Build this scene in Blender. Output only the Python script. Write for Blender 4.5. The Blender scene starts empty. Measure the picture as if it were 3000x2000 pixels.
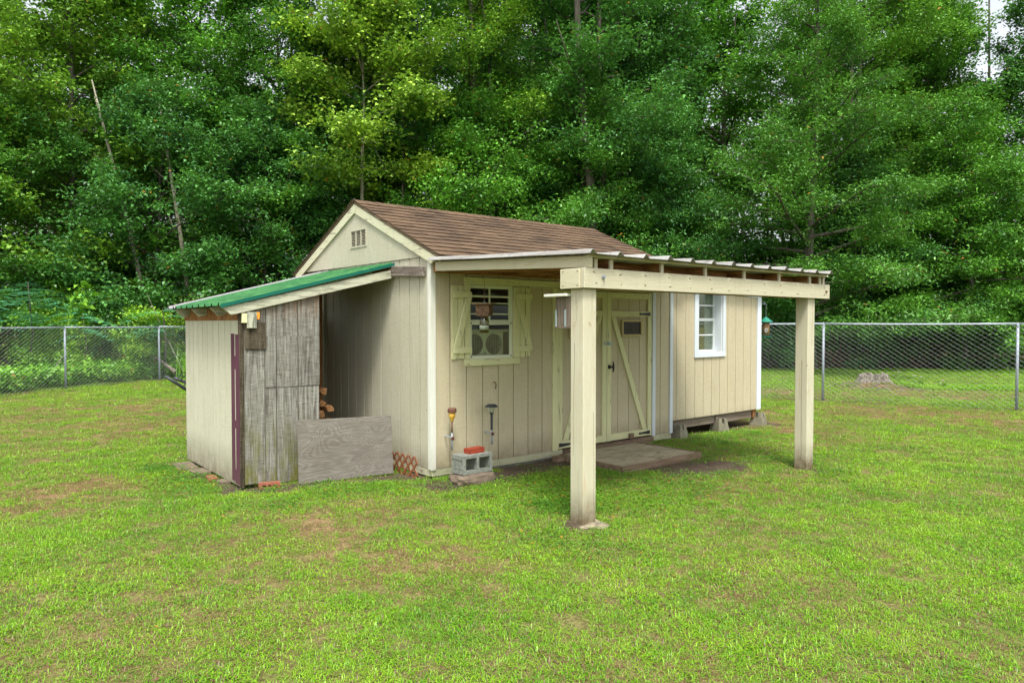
import bpy, bmesh, math, random
import numpy as np
from mathutils import Vector, noise, Matrix

random.seed(7)
S = bpy.context.scene
C = S.collection
R = math.radians

# ------------------------------------------------------------------ camera, world, sun, exposure
cam = bpy.data.cameras.new('camera')
cam.sensor_width = 36.0
cam.lens = 24.816
cam.clip_end = 600
co = bpy.data.objects.new('camera', cam)
C.objects.link(co)
co.location = (0, 0, 1.6)
co.rotation_euler = (R(90 - 1.44), 0, R(-39.4))
S.camera = co

SUN_EL, SUN_AZ = 60, 236      # azimuth of the sun, measured anticlockwise from +X
w = bpy.data.worlds.new('World')
S.world = w
w.use_nodes = True
nt = w.node_tree
nt.nodes.clear()
sky = nt.nodes.new('ShaderNodeTexSky')
sky.sky_type = 'NISHITA'
sky.sun_disc = False
sky.sun_elevation = R(SUN_EL)
sky.sun_rotation = R(90 - SUN_AZ)
sky.dust_density = 4.0
sky.air_density = 1.0
hs = nt.nodes.new('ShaderNodeHueSaturation')
hs.inputs['Saturation'].default_value = 0.26
bg = nt.nodes.new('ShaderNodeBackground')
bg.inputs[1].default_value = 0.125
ow = nt.nodes.new('ShaderNodeOutputWorld')
nt.links.new(sky.outputs[0], hs.inputs['Color'])
nt.links.new(hs.outputs[0], bg.inputs[0])
nt.links.new(bg.outputs[0], ow.inputs[0])

sl = bpy.data.lights.new('sun', 'SUN')
sl.energy = 1.5
sl.angle = R(13)
sl.color = (1.0, 0.965, 0.90)
so = bpy.data.objects.new('sun', sl)
C.objects.link(so)
sd = Vector((math.cos(R(SUN_EL)) * math.cos(R(SUN_AZ)), math.cos(R(SUN_EL)) * math.sin(R(SUN_AZ)), math.sin(R(SUN_EL))))
so.location = sd * 50
so.rotation_euler = sd.to_track_quat('Z', 'Y').to_euler()

S.view_settings.view_transform = 'Standard'
S.view_settings.look = 'None'
S.view_settings.gamma = 1
S.view_settings.use_curve_mapping = False
S.view_settings.exposure = 1.40

# ------------------------------------------------------------------ frame that looks across the yard (a rotated ground frame)
RT = Vector((0.7727, -0.6347, 0))
FW = Vector((0.6347, 0.7727, 0))


def yard(lat, dep, z=0.0):
    p = RT * lat + FW * dep
    return Vector((p.x, p.y, z))


# ------------------------------------------------------------------ geometry helpers
class Geo:
    def __init__(s):
        s.v = []
        s.f = []

    def add(s, v, f):
        n = len(s.v)
        s.v += [tuple(p) for p in v]
        s.f += [tuple(i + n for i in q) for q in f]
        return s

    def box(s, x0, x1, y0, y1, z0, z1):
        return s.add([(x0, y0, z0), (x1, y0, z0), (x1, y1, z0), (x0, y1, z0), (x0, y0, z1), (x1, y0, z1), (x1, y1, z1), (x0, y1, z1)],
                     [(0, 3, 2, 1), (4, 5, 6, 7), (0, 1, 5, 4), (1, 2, 6, 5), (2, 3, 7, 6), (3, 0, 4, 7)])

    def prism(s, poly, off):
        n = len(poly)
        o = Vector(off)
        a = [Vector(p) for p in poly]
        b = [p + o for p in a]
        fs = [tuple(range(n)), tuple(reversed(range(n, 2 * n)))]
        for i in range(n):
            j = (i + 1) % n
            fs.append((i, j, j + n, i + n))
        return s.add(a + b, fs)

    def tube(s, pts, r, n=8, cap=True):
        pts = [Vector(p) for p in pts]
        rr = r if isinstance(r, (list, tuple)) else [r] * len(pts)
        vs, fs = [], []
        up = Vector((0, 0, 1))
        for i, p in enumerate(pts):
            d = (pts[min(i + 1, len(pts) - 1)] - pts[max(i - 1, 0)])
            d.normalize()
            ref = up if abs(d.z) < 0.9 else Vector((1, 0, 0))
            a = d.cross(ref).normalized()
            b = d.cross(a)
            for k in range(n):
                t = 2 * math.pi * k / n
                vs.append(p + (a * math.cos(t) + b * math.sin(t)) * rr[i])
        for i in range(len(pts) - 1):
            for k in range(n):
                k2 = (k + 1) % n
                fs.append((i * n + k, i * n + k2, (i + 1) * n + k2, (i + 1) * n + k))
        if cap:
            fs.append(tuple(range(n)))
            fs.append(tuple(reversed(range((len(pts) - 1) * n, len(pts) * n))))
        return s.add(vs, fs)

    def lathe(s, prof, c, n=20):
        vs, fs = [], []
        for r, z in prof:
            for k in range(n):
                t = 2 * math.pi * k / n
                vs.append((c[0] + r * math.cos(t), c[1] + r * math.sin(t), c[2] + z))
        for i in range(len(prof) - 1):
            for k in range(n):
                k2 = (k + 1) % n
                fs.append((i * n + k, i * n + k2, (i + 1) * n + k2, (i + 1) * n + k))
        fs.append(tuple(reversed(range(n))))
        fs.append(tuple(range((len(prof) - 1) * n, len(prof) * n)))
        return s.add(vs, fs)

    def turn(s, c, az=0.0, tilt=None):
        m = Matrix.Translation(Vector(c)) @ Matrix.Rotation(az, 4, 'Z')
        if tilt:
            m = m @ Matrix.Rotation(tilt[0], 4, tilt[1])
        m = m @ Matrix.Translation(-Vector(c))
        s.v = [tuple(m @ Vector(p)) for p in s.v]
        return s


ROOT = {}


def put(name, g, m, parent=None, bevel=0.0, smooth=False, label=None, kind=None, jitter=0.0):
    L = ROOT.get(parent.name, Vector((0, 0, 0))) if parent else Vector((0, 0, 0))
    me = bpy.data.meshes.new(name)
    bm = bmesh.new()
    vs = [bm.verts.new(Vector(p) - L) for p in g.v]
    for f in g.f:
        try:
            bm.faces.new([vs[i] for i in f])
        except ValueError:
            pass
    bmesh.ops.recalc_face_normals(bm, faces=bm.faces)
    if bevel:
        bmesh.ops.bevel(bm, geom=list(bm.edges), offset=bevel, segments=1, affect='EDGES', profile=0.5)
    if jitter:
        for v in bm.verts:
            n = noise.noise_vector((v.co + L) * 9.0)
            v.co += n * jitter
    bm.to_mesh(me)
    bm.free()
    if smooth:
        me.polygons.foreach_set('use_smooth', [True] * len(me.polygons))
    me.materials.append(m)
    o = bpy.data.objects.new(name, me)
    C.objects.link(o)
    if parent:
        o.parent = parent
        ROOT[o.name] = L
    if label:
        o['label'] = label
    if kind:
        o['kind'] = kind
    return o


def thing(name, label, cat, loc, group=None, kind=None):
    o = bpy.data.objects.new(name, None)
    o.empty_display_size = 0.2
    C.objects.link(o)
    o.location = loc
    o['label'] = label
    o['category'] = cat
    if group:
        o['group'] = group
    ROOT[o.name] = Vector(loc)
    return o


def tag(o, label, cat, group=None):
    o['label'] = label
    o['category'] = cat
    if group:
        o['group'] = group
    return o


def B(*a):
    return Geo().box(*a)


# ------------------------------------------------------------------ materials
class N:
    def __init__(s, name):
        s.m = bpy.data.materials.new(name)
        s.m.use_nodes = True
        s.t = s.m.node_tree
        s.t.nodes.clear()
        s.out = s.t.nodes.new('ShaderNodeOutputMaterial')

    def n(s, typ, **kw):
        nd = s.t.nodes.new(typ)
        for k, v in kw.items():
            if k.startswith('_'):
                setattr(nd, k[1:], v)
        return nd

    def l(s, a, b):
        s.t.links.new(a, b)

    def val(s, sock, v):
        if isinstance(v, bpy.types.NodeSocket):
            s.l(v, sock)
        else:
            sock.default_value = v

    def coord(s, kind='Object', scale=(1, 1, 1), rnd=True):
        tc = s.n('ShaderNodeTexCoord')
        mp = s.n('ShaderNodeMapping')
        mp.inputs['Scale'].default_value = scale
        if kind == 'World':
            g = s.n('ShaderNodeNewGeometry')
            s.l(g.outputs['Position'], mp.inputs[0])
        else:
            s.l(tc.outputs[kind], mp.inputs[0])
            if rnd:
                oi = s.n('ShaderNodeObjectInfo')
                mu = s.math('MULTIPLY', oi.outputs['Random'], 37.0)
                s.l(mu, mp.inputs['Location'])
        return mp.outputs[0]

    def noise(s, vec, scale, detail=4, rough=0.6, dist=0.0):
        nd = s.n('ShaderNodeTexNoise')
        s.l(vec, nd.inputs['Vector'])
        nd.inputs['Scale'].default_value = scale
        nd.inputs['Detail'].default_value = detail
        nd.inputs['Roughness'].default_value = rough
        nd.inputs['Distortion'].default_value = dist
        return nd.outputs['Fac']

    def math(s, op, a, b=0.0, clamp=False):
        nd = s.n('ShaderNodeMath')
        nd.operation = op
        nd.use_clamp = clamp
        s.val(nd.inputs[0], a)
        s.val(nd.inputs[1], b)
        return nd.outputs[0]

    def ramp(s, f, stops):
        nd = s.n('ShaderNodeValToRGB')
        s.l(f, nd.inputs[0])
        el = nd.color_ramp.elements
        while len(el) < len(stops):
            el.new(0.5)
        for e, (p, c) in zip(el, stops):
            e.position = p
            e.color = (c[0], c[1], c[2], 1) if not isinstance(c, (int, float)) else (c, c, c, 1)
        return nd.outputs[0]

    def mix(s, f, a, b, typ='MIX'):
        nd = s.n('ShaderNodeMix')
        nd.data_type = 'RGBA'
        nd.blend_type = typ
        s.val(nd.inputs[0], f)
        for i, c in ((6, a), (7, b)):
            if isinstance(c, bpy.types.NodeSocket):
                s.l(c, nd.inputs[i])
            else:
                nd.inputs[i].default_value = (c[0], c[1], c[2], 1)
        return nd.outputs[2]

    def bump(s, h, strength, dist=0.01, normal=None):
        nd = s.n('ShaderNodeBump')
        nd.inputs['Strength'].default_value = strength
        nd.inputs['Distance'].default_value = dist
        s.l(h, nd.inputs['Height'])
        if normal:
            s.l(normal, nd.inputs['Normal'])
        return nd.outputs[0]

    def bsdf(s, col, rough=0.7, normal=None, metal=0.0, spec=0.35):
        p = s.n('ShaderNodeBsdfPrincipled')
        s.val(p.inputs['Base Color'], col if isinstance(col, bpy.types.NodeSocket) else (*col, 1))
        s.val(p.inputs['Roughness'], rough)
        p.inputs['Metallic'].default_value = metal
        p.inputs['Specular IOR Level'].default_value = spec
        if normal:
            s.l(normal, p.inputs['Normal'])
        s.l(p.outputs[0], s.out.inputs[0])
        return p


def grainscale(axis, k, long=1.2):
    return tuple(long if a == axis else k for a in 'xyz')


def paint(name, col, grain='z', dirt=0.5, bump=0.5, kerf=0.0, wear=0.0, wearcol=(0.22, 0.19, 0.14), var=0.10, dirt_h=0.35):
    """painted rough wood: brushed grain, saw kerfs across it, dirt splashed up from the soil, worn flecks"""
    s = N(name)
    v = s.coord(scale=grainscale(grain, 26, 1.6))
    g = s.noise(v, 2.4, 5, 0.65, 0.4)
    v2 = s.coord(scale=(1, 1, 1))
    big = s.noise(v2, 2.3, 3, 0.6)
    fine = s.noise(v2, 60, 3, 0.7)
    c = s.mix(s.ramp(g, [(0.30, 0.0), (0.75, 1.0)]), tuple(x * (1 - var) for x in col), tuple(min(1, x * (1 + var * 0.5)) for x in col))
    c = s.mix(s.ramp(big, [(0.35, 0.0), (0.7, 0.35)]), c, tuple(x * y for x, y in zip(col, (0.80, 0.76, 0.66))))
    oi = s.n('ShaderNodeObjectInfo')
    c = s.mix(s.math('MULTIPLY', oi.outputs['Random'], 0.16), c, tuple(x * 0.6 for x in col))
    h = g
    if kerf:
        ax = 'z' if grain == 'z' else grain
        vk = s.coord(scale=tuple(60 if a == ax else 4 for a in 'xyz'))
        k = s.noise(vk, 3.0, 3, 0.6)
        h = s.math('ADD', s.math('MULTIPLY', g, 1 - kerf), s.math('MULTIPLY', k, kerf))
        c = s.mix(s.ramp(k, [(0.40, 0.35), (0.52, 0.0)]), c, tuple(x * 0.66 for x in col))
    if wear:
        vw = s.coord(scale=grainscale(grain, 9, 1.0))
        wn = s.noise(vw, 3.5, 6, 0.7, 0.6)
        c = s.mix(s.ramp(wn, [(0.60 - wear * 0.2, 0.0), (0.68 - wear * 0.2, 1.0)]), c, wearcol)
    if dirt:
        ge = s.n('ShaderNodeNewGeometry')
        sp = s.n('ShaderNodeSeparateXYZ')
        s.l(ge.outputs['Position'], sp.inputs[0])
        low = s.math('SUBTRACT', 1.0, s.math('DIVIDE', sp.outputs['Z'], dirt_h), True)
        dn = s.noise(v2, 9, 5, 0.7)
        low = s.math('MULTIPLY', s.math('MULTIPLY', low, s.math('MULTIPLY', dn, 1.8)), dirt, True)
        c = s.mix(low, c, (0.13, 0.10, 0.055))
        sn = s.noise(s.coord(scale=(7, 7, 0.8)), 2.0, 4, 0.6)
        c = s.mix(s.ramp(sn, [(0.56, 0.0), (0.74, 0.22 * min(1, dirt + 0.4))]), c, (0.20, 0.17, 0.09))
    vo = s.n('ShaderNodeTexVoronoi')
    vo.inputs['Scale'].default_value = 4.2
    s.l(v2, vo.inputs['Vector'])
    c = s.mix(s.ramp(vo.outputs['Distance'], [(0.018, 0.75), (0.034, 0.0)]), c, (0.06, 0.04, 0.02))
    h = s.math('ADD', h, s.math('MULTIPLY', fine, 0.25))
    s.bsdf(c, 0.72, s.bump(h, bump, 0.006), spec=0.3)
    return s.m


def weathered(name, grain='z', cols=((0.09, 0.075, 0.06), (0.25, 0.235, 0.20), (0.40, 0.39, 0.35)), moss=0.5, kerf=0.5, orange_top=None, bump=0.8):
    s = N(name)
    v = s.coord(scale=grainscale(grain, 14, 0.9))
    g = s.noise(v, 2.2, 7, 0.7, 1.2)
    k = s.noise(s.coord(scale=tuple(95 if a == grain else 5 for a in 'xyz')), 2.2, 3, 0.6)
    f = s.math('ADD', s.math('MULTIPLY', g, 1.25), s.math('MULTIPLY', s.math('SUBTRACT', k, 0.5), kerf * 1.6))
    f = s.math('SUBTRACT', f, 0.12)
    c = s.ramp(f, [(0.28, cols[0]), (0.50, cols[1]), (0.72, cols[2])])
    oi = s.n('ShaderNodeObjectInfo')
    c = s.mix(s.math('MULTIPLY', oi.outputs['Random'], 0.15), c, cols[0])
    ge = s.n('ShaderNodeNewGeometry')
    sp = s.n('ShaderNodeSeparateXYZ')
    s.l(ge.outputs['Position'], sp.inputs[0])
    if moss:
        low = s.math('SUBTRACT', 1.0, s.math('DIVIDE', sp.outputs['Z'], 0.75), True)
        mn = s.noise(s.coord(scale=(6, 6, 1.5)), 1.6, 5, 0.65)
        c = s.mix(s.math('MULTIPLY', s.math('MULTIPLY', low, s.ramp(mn, [(0.42, 0.0), (0.62, 1.0)])), moss, True), c, (0.13, 0.13, 0.035))
    if orange_top:
        hi = s.math('MULTIPLY', s.math('SUBTRACT', sp.outputs['Z'], orange_top), 3.2, True)
        on = s.noise(s.coord(scale=(14, 14, 1.0)), 1.6, 4, 0.6)
        c = s.mix(s.math('MULTIPLY', hi, s.ramp(on, [(0.38, 0.1), (0.62, 1.0)])), c, (0.21, 0.10, 0.04))
    s.bsdf(c, 0.85, s.bump(f, bump, 0.006), spec=0.2)
    return s.m


def plain(name, col, rough=0.6, metal=0.0, var=0.25, scale=14, bump=0.2, spec=0.4):
    s = N(name)
    v = s.coord()
    n = s.noise(v, scale, 5, 0.65)
    c = s.mix(s.ramp(n, [(0.3, 0.0), (0.7, 1.0)]), tuple(x * (1 - var) for x in col), tuple(min(1, x * (1 + var)) for x in col))
    s.bsdf(c, rough, s.bump(n, bump, 0.004), metal, spec)
    return s.m


M = {}
M['siding'] = paint('siding_tan_paint', (0.52, 0.465, 0.315), 'z', 0.85, 0.9, kerf=0.30)
M['siding_add'] = paint('siding_addition_paint', (0.50, 0.445, 0.305), 'z', 0.4, 0.7, kerf=0.55)
M['siding_gable'] = paint('siding_tan_gable_light', (0.50, 0.485, 0.365), 'z', 0.7, 0.8, kerf=0.30)  # paint of the long wall, with the gable's greyer light mixed in
M['siding_lean'] = paint('siding_leanto_paint', (0.58, 0.57, 0.44), 'z', 0.8, 0.7, kerf=0.45, dirt_h=0.4)
M['sheath'] = plain('dark_sheathing', (0.15, 0.11, 0.065), 0.9)
M['trim_z'] = paint('trim_yellow_shade_cast_upright', (0.64, 0.645, 0.37), 'z', 0.35, 0.45, wear=0.06)  # pale yellow paint with the porch shade's yellow-green cast in the colour
M['trim_x'] = paint('trim_yellow_shade_cast_level', (0.64, 0.645, 0.37), 'x', 0.3, 0.45, wear=0.06)  # same tint: green cast of the porch shade mixed into the yellow
M['trim_y'] = paint('trim_pale_yellow_sloped', (0.60, 0.60, 0.42), 'y', 0.3, 0.45, wear=0.15)
M['white_z'] = paint('trim_white_upright', (0.68, 0.69, 0.61), 'z', 0.35, 0.5, var=0.08)
M['white_cool'] = paint('trim_cool_white', (0.60, 0.66, 0.71), 'z', 0.3, 0.3, var=0.06)
M['porch_z'] = paint('porch_post_paint', (0.53, 0.505, 0.37), 'z', 1.1, 0.5, wear=0.10, wearcol=(0.45, 0.38, 0.26), dirt_h=0.3)
M['porch_x'] = paint('porch_beam_paint', (0.51, 0.485, 0.345), 'x', 0.3, 0.5, wear=0.08, wearcol=(0.45, 0.38, 0.26))
M['porch_y'] = paint('porch_rafter_paint', (0.55, 0.52, 0.36), 'y', 0.3, 0.5, wear=0.10, wearcol=(0.42, 0.34, 0.2))
M['worn_x'] = paint('worn_fascia_paint', (0.48, 0.49, 0.37), 'x', 0.5, 0.8, wear=0.55, wearcol=(0.26, 0.26, 0.19))
M['worn_z'] = paint('worn_block_paint', (0.48, 0.49, 0.38), 'z', 0.5, 0.8, wear=0.7, wearcol=(0.16, 0.17, 0.13))
RAW = ((0.10, 0.040, 0.014), (0.28, 0.13, 0.045), (0.42, 0.24, 0.10))
M['raw_x'] = weathered('raw_lumber_level', 'x', RAW, 0, 0.2)
M['raw_y'] = weathered('raw_lumber_deep', 'y', RAW, 0, 0.2)
M['raw_z'] = weathered('raw_lumber_upright', 'z', RAW, 0, 0.3)
M['grey_z'] = weathered('weathered_grey_boards', 'z', ((0.07, 0.062, 0.05), (0.19, 0.185, 0.155), (0.34, 0.34, 0.30)), moss=1.3, kerf=0.40, orange_top=1.62)
M['dark_z'] = weathered('weathered_dark_board', 'z', ((0.025, 0.02, 0.012), (0.07, 0.055, 0.035), (0.14, 0.12, 0.08)), 0, 0.6)
M['greywood_y'] = weathered('weathered_grey_block', 'y', ((0.05, 0.04, 0.03), (0.15, 0.125, 0.10), (0.27, 0.24, 0.20)), 0, 0.3)
M['brown_x'] = weathered('brown_step_lumber', 'x', ((0.07, 0.045, 0.03), (0.17, 0.115, 0.08), (0.27, 0.20, 0.15)), 0.3, 0.2)
M['rim'] = weathered('grey_brown_rim_board', 'x', ((0.10, 0.075, 0.055), (0.19, 0.15, 0.12), (0.25, 0.21, 0.17)), 0.2, 0.1)
M['birdwood'] = weathered('birdhouse_wood', 'z', ((0.05, 0.038, 0.026), (0.14, 0.11, 0.08), (0.24, 0.20, 0.155)), 0, 0.1)
M['trapwood'] = weathered('bee_trap_wood', 'x', ((0.05, 0.028, 0.016), (0.13, 0.075, 0.04), (0.22, 0.15, 0.095)), 0, 0.3)
M['log'] = weathered('split_firewood', 'y', ((0.09, 0.035, 0.012), (0.26, 0.13, 0.05), (0.38, 0.22, 0.10)), 0, 0.1)
M['bark'] = weathered('tree_bark', 'z', ((0.035, 0.03, 0.024), (0.10, 0.088, 0.07), (0.19, 0.17, 0.14)), 0, 0.2)
M['palebark'] = weathered('pale_tree_bark', 'z', ((0.12, 0.11, 0.08), (0.26, 0.24, 0.18), (0.42, 0.40, 0.32)), 0, 0.2)
M['stump'] = weathered('old_stump_wood', 'z', ((0.025, 0.018, 0.012), (0.15, 0.13, 0.10), (0.34, 0.32, 0.28)), 0, 0.05)
M['twig'] = plain('dead_stem', (0.16, 0.10, 0.06), 0.9, var=0.4)
M['purple'] = paint('purple_stripe_paint', (0.105, 0.032, 0.058), 'z', 0.25, 0.4, kerf=0.4, var=0.12)
M['black'] = plain('black_iron', (0.018, 0.018, 0.02), 0.5)
M['blackplastic'] = plain('black_plastic', (0.03, 0.034, 0.042), 0.45)
M['galv'] = plain('galvanised_steel', (0.30, 0.34, 0.38), 0.5, 0.3, var=0.12, scale=30)
M['chain'] = plain('galvanised_wire', (0.31, 0.35, 0.35), 0.5, 0.2, var=0.1)
M['zinc'] = plain('zinc_hardware', (0.33, 0.41, 0.41), 0.45, 0.3)
M['mesh'] = plain('hardware_cloth_wire', (0.42, 0.43, 0.40), 0.5, 0.4)
M['orange'] = plain('orange_plastic', (0.75, 0.28, 0.03), 0.5)
M['brick'] = plain('red_paver_brick', (0.25, 0.085, 0.05), 0.85, var=0.35, scale=25, bump=0.5)
M['redbrick'] = plain('painted_red_brick', (0.24, 0.035, 0.014), 0.6, var=0.3, scale=30, bump=0.5)
M['paver'] = plain('sandy_flat_stone', (0.15, 0.115, 0.08), 0.9, var=0.4, scale=12, bump=0.6)
M['concrete'] = plain('pale_concrete', (0.48, 0.46, 0.38), 0.9, var=0.25, scale=18, bump=0.7)
M['footing'] = plain('soiled_concrete', (0.21, 0.18, 0.12), 0.95, var=0.5, scale=22, bump=1.0)
M['pier'] = plain('mossy_concrete', (0.17, 0.16, 0.11), 0.9, var=0.35, scale=10, bump=0.6)
M['trellis'] = plain('brown_trellis_plastic', (0.20, 0.075, 0.032), 0.5, var=0.15)
M['cup'] = plain('ochre_plastic', (0.50, 0.30, 0.04), 0.45)
M['rust'] = plain('rusty_brown', (0.12, 0.05, 0.03), 0.6)
M['glassgreen'] = plain('green_feeder_plastic', (0.015, 0.17, 0.11), 0.4, var=0.3)
M['seed'] = plain('bird_seed', (0.24, 0.15, 0.075), 0.8, var=0.5, scale=90)
M['frame_vinyl'] = plain('window_sash_paint', (0.62, 0.66, 0.52), 0.4, var=0.05)
M['sashwhite'] = plain('white_sash', (0.66, 0.70, 0.70), 0.4, var=0.05)
M['doorframe'] = plain('tan_porthole_frame', (0.42, 0.35, 0.17), 0.5, var=0.08)
M['fanbody'] = plain('grey_fan_plastic', (0.62, 0.64, 0.50), 0.5, var=0.08)
M['fandark'] = plain('dark_fan_and_gap', (0.09, 0.075, 0.045), 0.6)
M['hay'] = plain('matted_yellow_fibre', (0.27, 0.24, 0.115), 0.9, var=0.55, scale=28, bump=0.8)
M['paper'] = plain('pale_paper', (0.42, 0.46, 0.42), 0.6, var=0.2)
M['label'] = plain('faded_jar_label', (0.24, 0.27, 0.20), 0.6, var=0.4, scale=60)
M['bluesign'] = plain('blue_print', (0.03, 0.07, 0.30), 0.5)
M['pink'] = plain('pink_petal', (0.80, 0.55, 0.66), 0.6, var=0.1)
M['tray'] = plain('dark_tray_steel', (0.04, 0.045, 0.05), 0.5)


def m_shingle():
    s = N('brown_asphalt_shingle')
    v = s.coord()
    n = s.noise(v, 180, 3, 0.8)
    b = s.noise(s.coord('World'), 1.8, 4, 0.6)
    oi = s.n('ShaderNodeObjectInfo')
    c = s.mix(oi.outputs['Random'], (0.056, 0.038, 0.024), (0.125, 0.083, 0.050))
    c = s.mix(s.ramp(b, [(0.35, 0.0), (0.7, 0.7)]), c, (0.17, 0.11, 0.062))
    c = s.mix(s.ramp(n, [(0.35, 0.45), (0.6, 0.0)]), c, (0.05, 0.035, 0.03))
    s.bsdf(c, 0.92, s.bump(n, 0.7, 0.004), spec=0.2)
    return s.m


M['shingle'] = m_shingle()


def m_metal(name, col, streak, grain='x', rough=0.62, metal=0.0):
    s = N(name)
    v = s.coord(scale=grainscale(grain, 10, 0.6))
    n = s.noise(v, 2.6, 5, 0.7, 0.3)
    n2 = s.noise(s.coord(), 14, 5, 0.75)
    c = s.mix(s.ramp(n, [(0.35, 0.0), (0.72, 0.8)]), col, streak)
    c = s.mix(s.ramp(n2, [(0.56, 0.0), (0.70, 0.6)]), c, tuple(x * 0.5 for x in streak))
    s.bsdf(c, rough, s.bump(n2, 0.15, 0.003), metal, 0.2)
    return s.m


M['greenmetal'] = m_metal('green_painted_metal', (0.007, 0.085, 0.028), (0.085, 0.26, 0.075))
M['greenedge'] = m_metal('teal_green_metal_edge', (0.005, 0.10, 0.07), (0.01, 0.13, 0.08))
M['whitemetal'] = m_metal('pale_galvanised_roof', (0.24, 0.235, 0.24), (0.33, 0.32, 0.33))
M['porchmetal'] = m_metal('stained_grey_roof_metal', (0.34, 0.34, 0.32), (0.12, 0.10, 0.085), 'y', 0.6)


def m_plywood():
    s = N('weathered_plywood')
    v = s.coord(scale=(1.0, 1.0, 2.2))
    ds = s.noise(v, 1.9, 3, 0.5, 1.2)
    field = s.noise(s.coord(scale=(1.0, 1.0, 1.9)), 1.6, 2, 0.4, 0.6)
    rings = s.math('SINE', s.math('MULTIPLY', field, 210.0))
    g = s.noise(s.coord(scale=(3, 3, 60)), 2.5, 5, 0.7)
    f = s.math('ADD', s.math('MULTIPLY', s.math('ADD', rings, 1.0), 0.060), s.math('MULTIPLY', g, 0.88))
    c = s.ramp(f, [(0.25, (0.085, 0.075, 0.06)), (0.52, (0.175, 0.16, 0.135)), (0.8, (0.31, 0.295, 0.26))])
    c = s.mix(s.ramp(ds, [(0.45, 0.0), (0.7, 0.5)]), c, (0.12, 0.10, 0.085))
    s.bsdf(c, 0.85, s.bump(f, 0.7, 0.004), spec=0.2)
    return s.m


M['plywood'] = m_plywood()


def m_cinder():
    s = N('cinder_block_concrete')
    v = s.coord()
    n = s.noise(v, 26, 6, 0.8)
    vo = s.n('ShaderNodeTexVoronoi')
    vo.inputs['Scale'].default_value = 70
    s.l(v, vo.inputs['Vector'])
    c = s.ramp(n, [(0.3, (0.10, 0.11, 0.095)), (0.52, (0.22, 0.235, 0.20)), (0.7, (0.33, 0.34, 0.29))])
    c = s.mix(s.ramp(vo.outputs['Distance'], [(0.12, 0.7), (0.25, 0.0)]), c, (0.10, 0.11, 0.10))
    s.bsdf(c, 0.95, s.bump(n, 1.0, 0.01), spec=0.15)
    return s.m


M['cinder'] = m_cinder()
M['slabstone'] = paint('concrete_paver', (0.36, 0.32, 0.22), 'x', 0, 0.5, wear=0.5, wearcol=(0.17, 0.15, 0.09))


def m_glass(name, tint=(0.9, 0.95, 0.9), op=0.1, rough=0.02):
    s = N(name)
    t = s.n('ShaderNodeBsdfTransparent')
    t.inputs[0].default_value = (*tint, 1)
    g = s.n('ShaderNodeBsdfGlossy')
    g.inputs['Roughness'].default_value = rough
    g.inputs[0].default_value = (0.9, 0.95, 0.95, 1)
    f = s.n('ShaderNodeFresnel')
    f.inputs[0].default_value = 1.5
    fm = s.math('ADD', s.math('MULTIPLY', f.outputs[0], 0.6), op, True)
    mx = s.n('ShaderNodeMixShader')
    s.l(fm, mx.inputs[0])
    s.l(t.outputs[0], mx.inputs[1])
    s.l(g.outputs[0], mx.inputs[2])
    s.l(mx.outputs[0], s.out.inputs[0])
    return s.m


M['glass'] = m_glass('window_glass', (0.86, 0.90, 0.84), 0.0)
M['jar'] = m_glass('old_jar_glass', (0.50, 0.48, 0.25), 0.04, 0.15)
M['darkglass'] = plain('dark_textured_glass', (0.02, 0.022, 0.015), 0.15, var=0.6, scale=16, bump=0.6)


def m_leaf(name, dark, light, yellow=0.02, transl=0.24, var=0.38):
    s = N(name)
    g = s.n('ShaderNodeNewGeometry')
    oi = s.n('ShaderNodeObjectInfo')
    r = g.outputs['Random Per Island']
    big = s.noise(s.coord('World'), 0.75, 5, 0.72)
    f = s.math('ADD', s.math('MULTIPLY', r, var), s.math('MULTIPLY', s.math('SUBTRACT', big, 0.40), 2.6), True)  # low-frequency noise puts lit clumps and dark gaps into the leaf colour
    c = s.mix(f, dark, light)
    c = s.mix(1.0, c, oi.outputs['Color'], 'MULTIPLY')
    r2 = s.math('FRACT', s.math('MULTIPLY', r, 91.7))
    c = s.mix(s.math('LESS_THAN', r2, yellow), c, (0.34, 0.17, 0.02))
    d = s.n('ShaderNodeBsdfDiffuse')
    s.l(c, d.inputs[0])
    t = s.n('ShaderNodeBsdfTranslucent')
    ct = s.mix(0.5, c, (0.15, 0.36, 0.02))
    s.l(ct, t.inputs[0])
    m1 = s.n('ShaderNodeMixShader')
    m1.inputs[0].default_value = transl
    s.l(d.outputs[0], m1.inputs[1])
    s.l(t.outputs[0], m1.inputs[2])
    gl = s.n('ShaderNodeBsdfGlossy')
    gl.inputs['Roughness'].default_value = 0.45
    m2 = s.n('ShaderNodeMixShader')
    m2.inputs[0].default_value = 0.05
    s.l(m1.outputs[0], m2.inputs[1])
    s.l(gl.outputs[0], m2.inputs[2])
    s.l(m2.outputs[0], s.out.inputs[0])
    return s.m


M['leaf'] = m_leaf('broad_leaf', (0.020, 0.100, 0.025), (0.180, 0.450, 0.052), 0.006)
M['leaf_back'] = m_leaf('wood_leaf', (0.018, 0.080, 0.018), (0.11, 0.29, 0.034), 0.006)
M['vine'] = m_leaf('low_vine_leaf', (0.08, 0.25, 0.015), (0.26, 0.52, 0.03), 0.02)
M['bramble'] = m_leaf('bramble_leaf', (0.045, 0.16, 0.02), (0.30, 0.50, 0.045), 0.05)
M['fern'] = m_leaf('mimosa_leaflet', (0.05, 0.24, 0.11), (0.12, 0.38, 0.19), 0.0)


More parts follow.
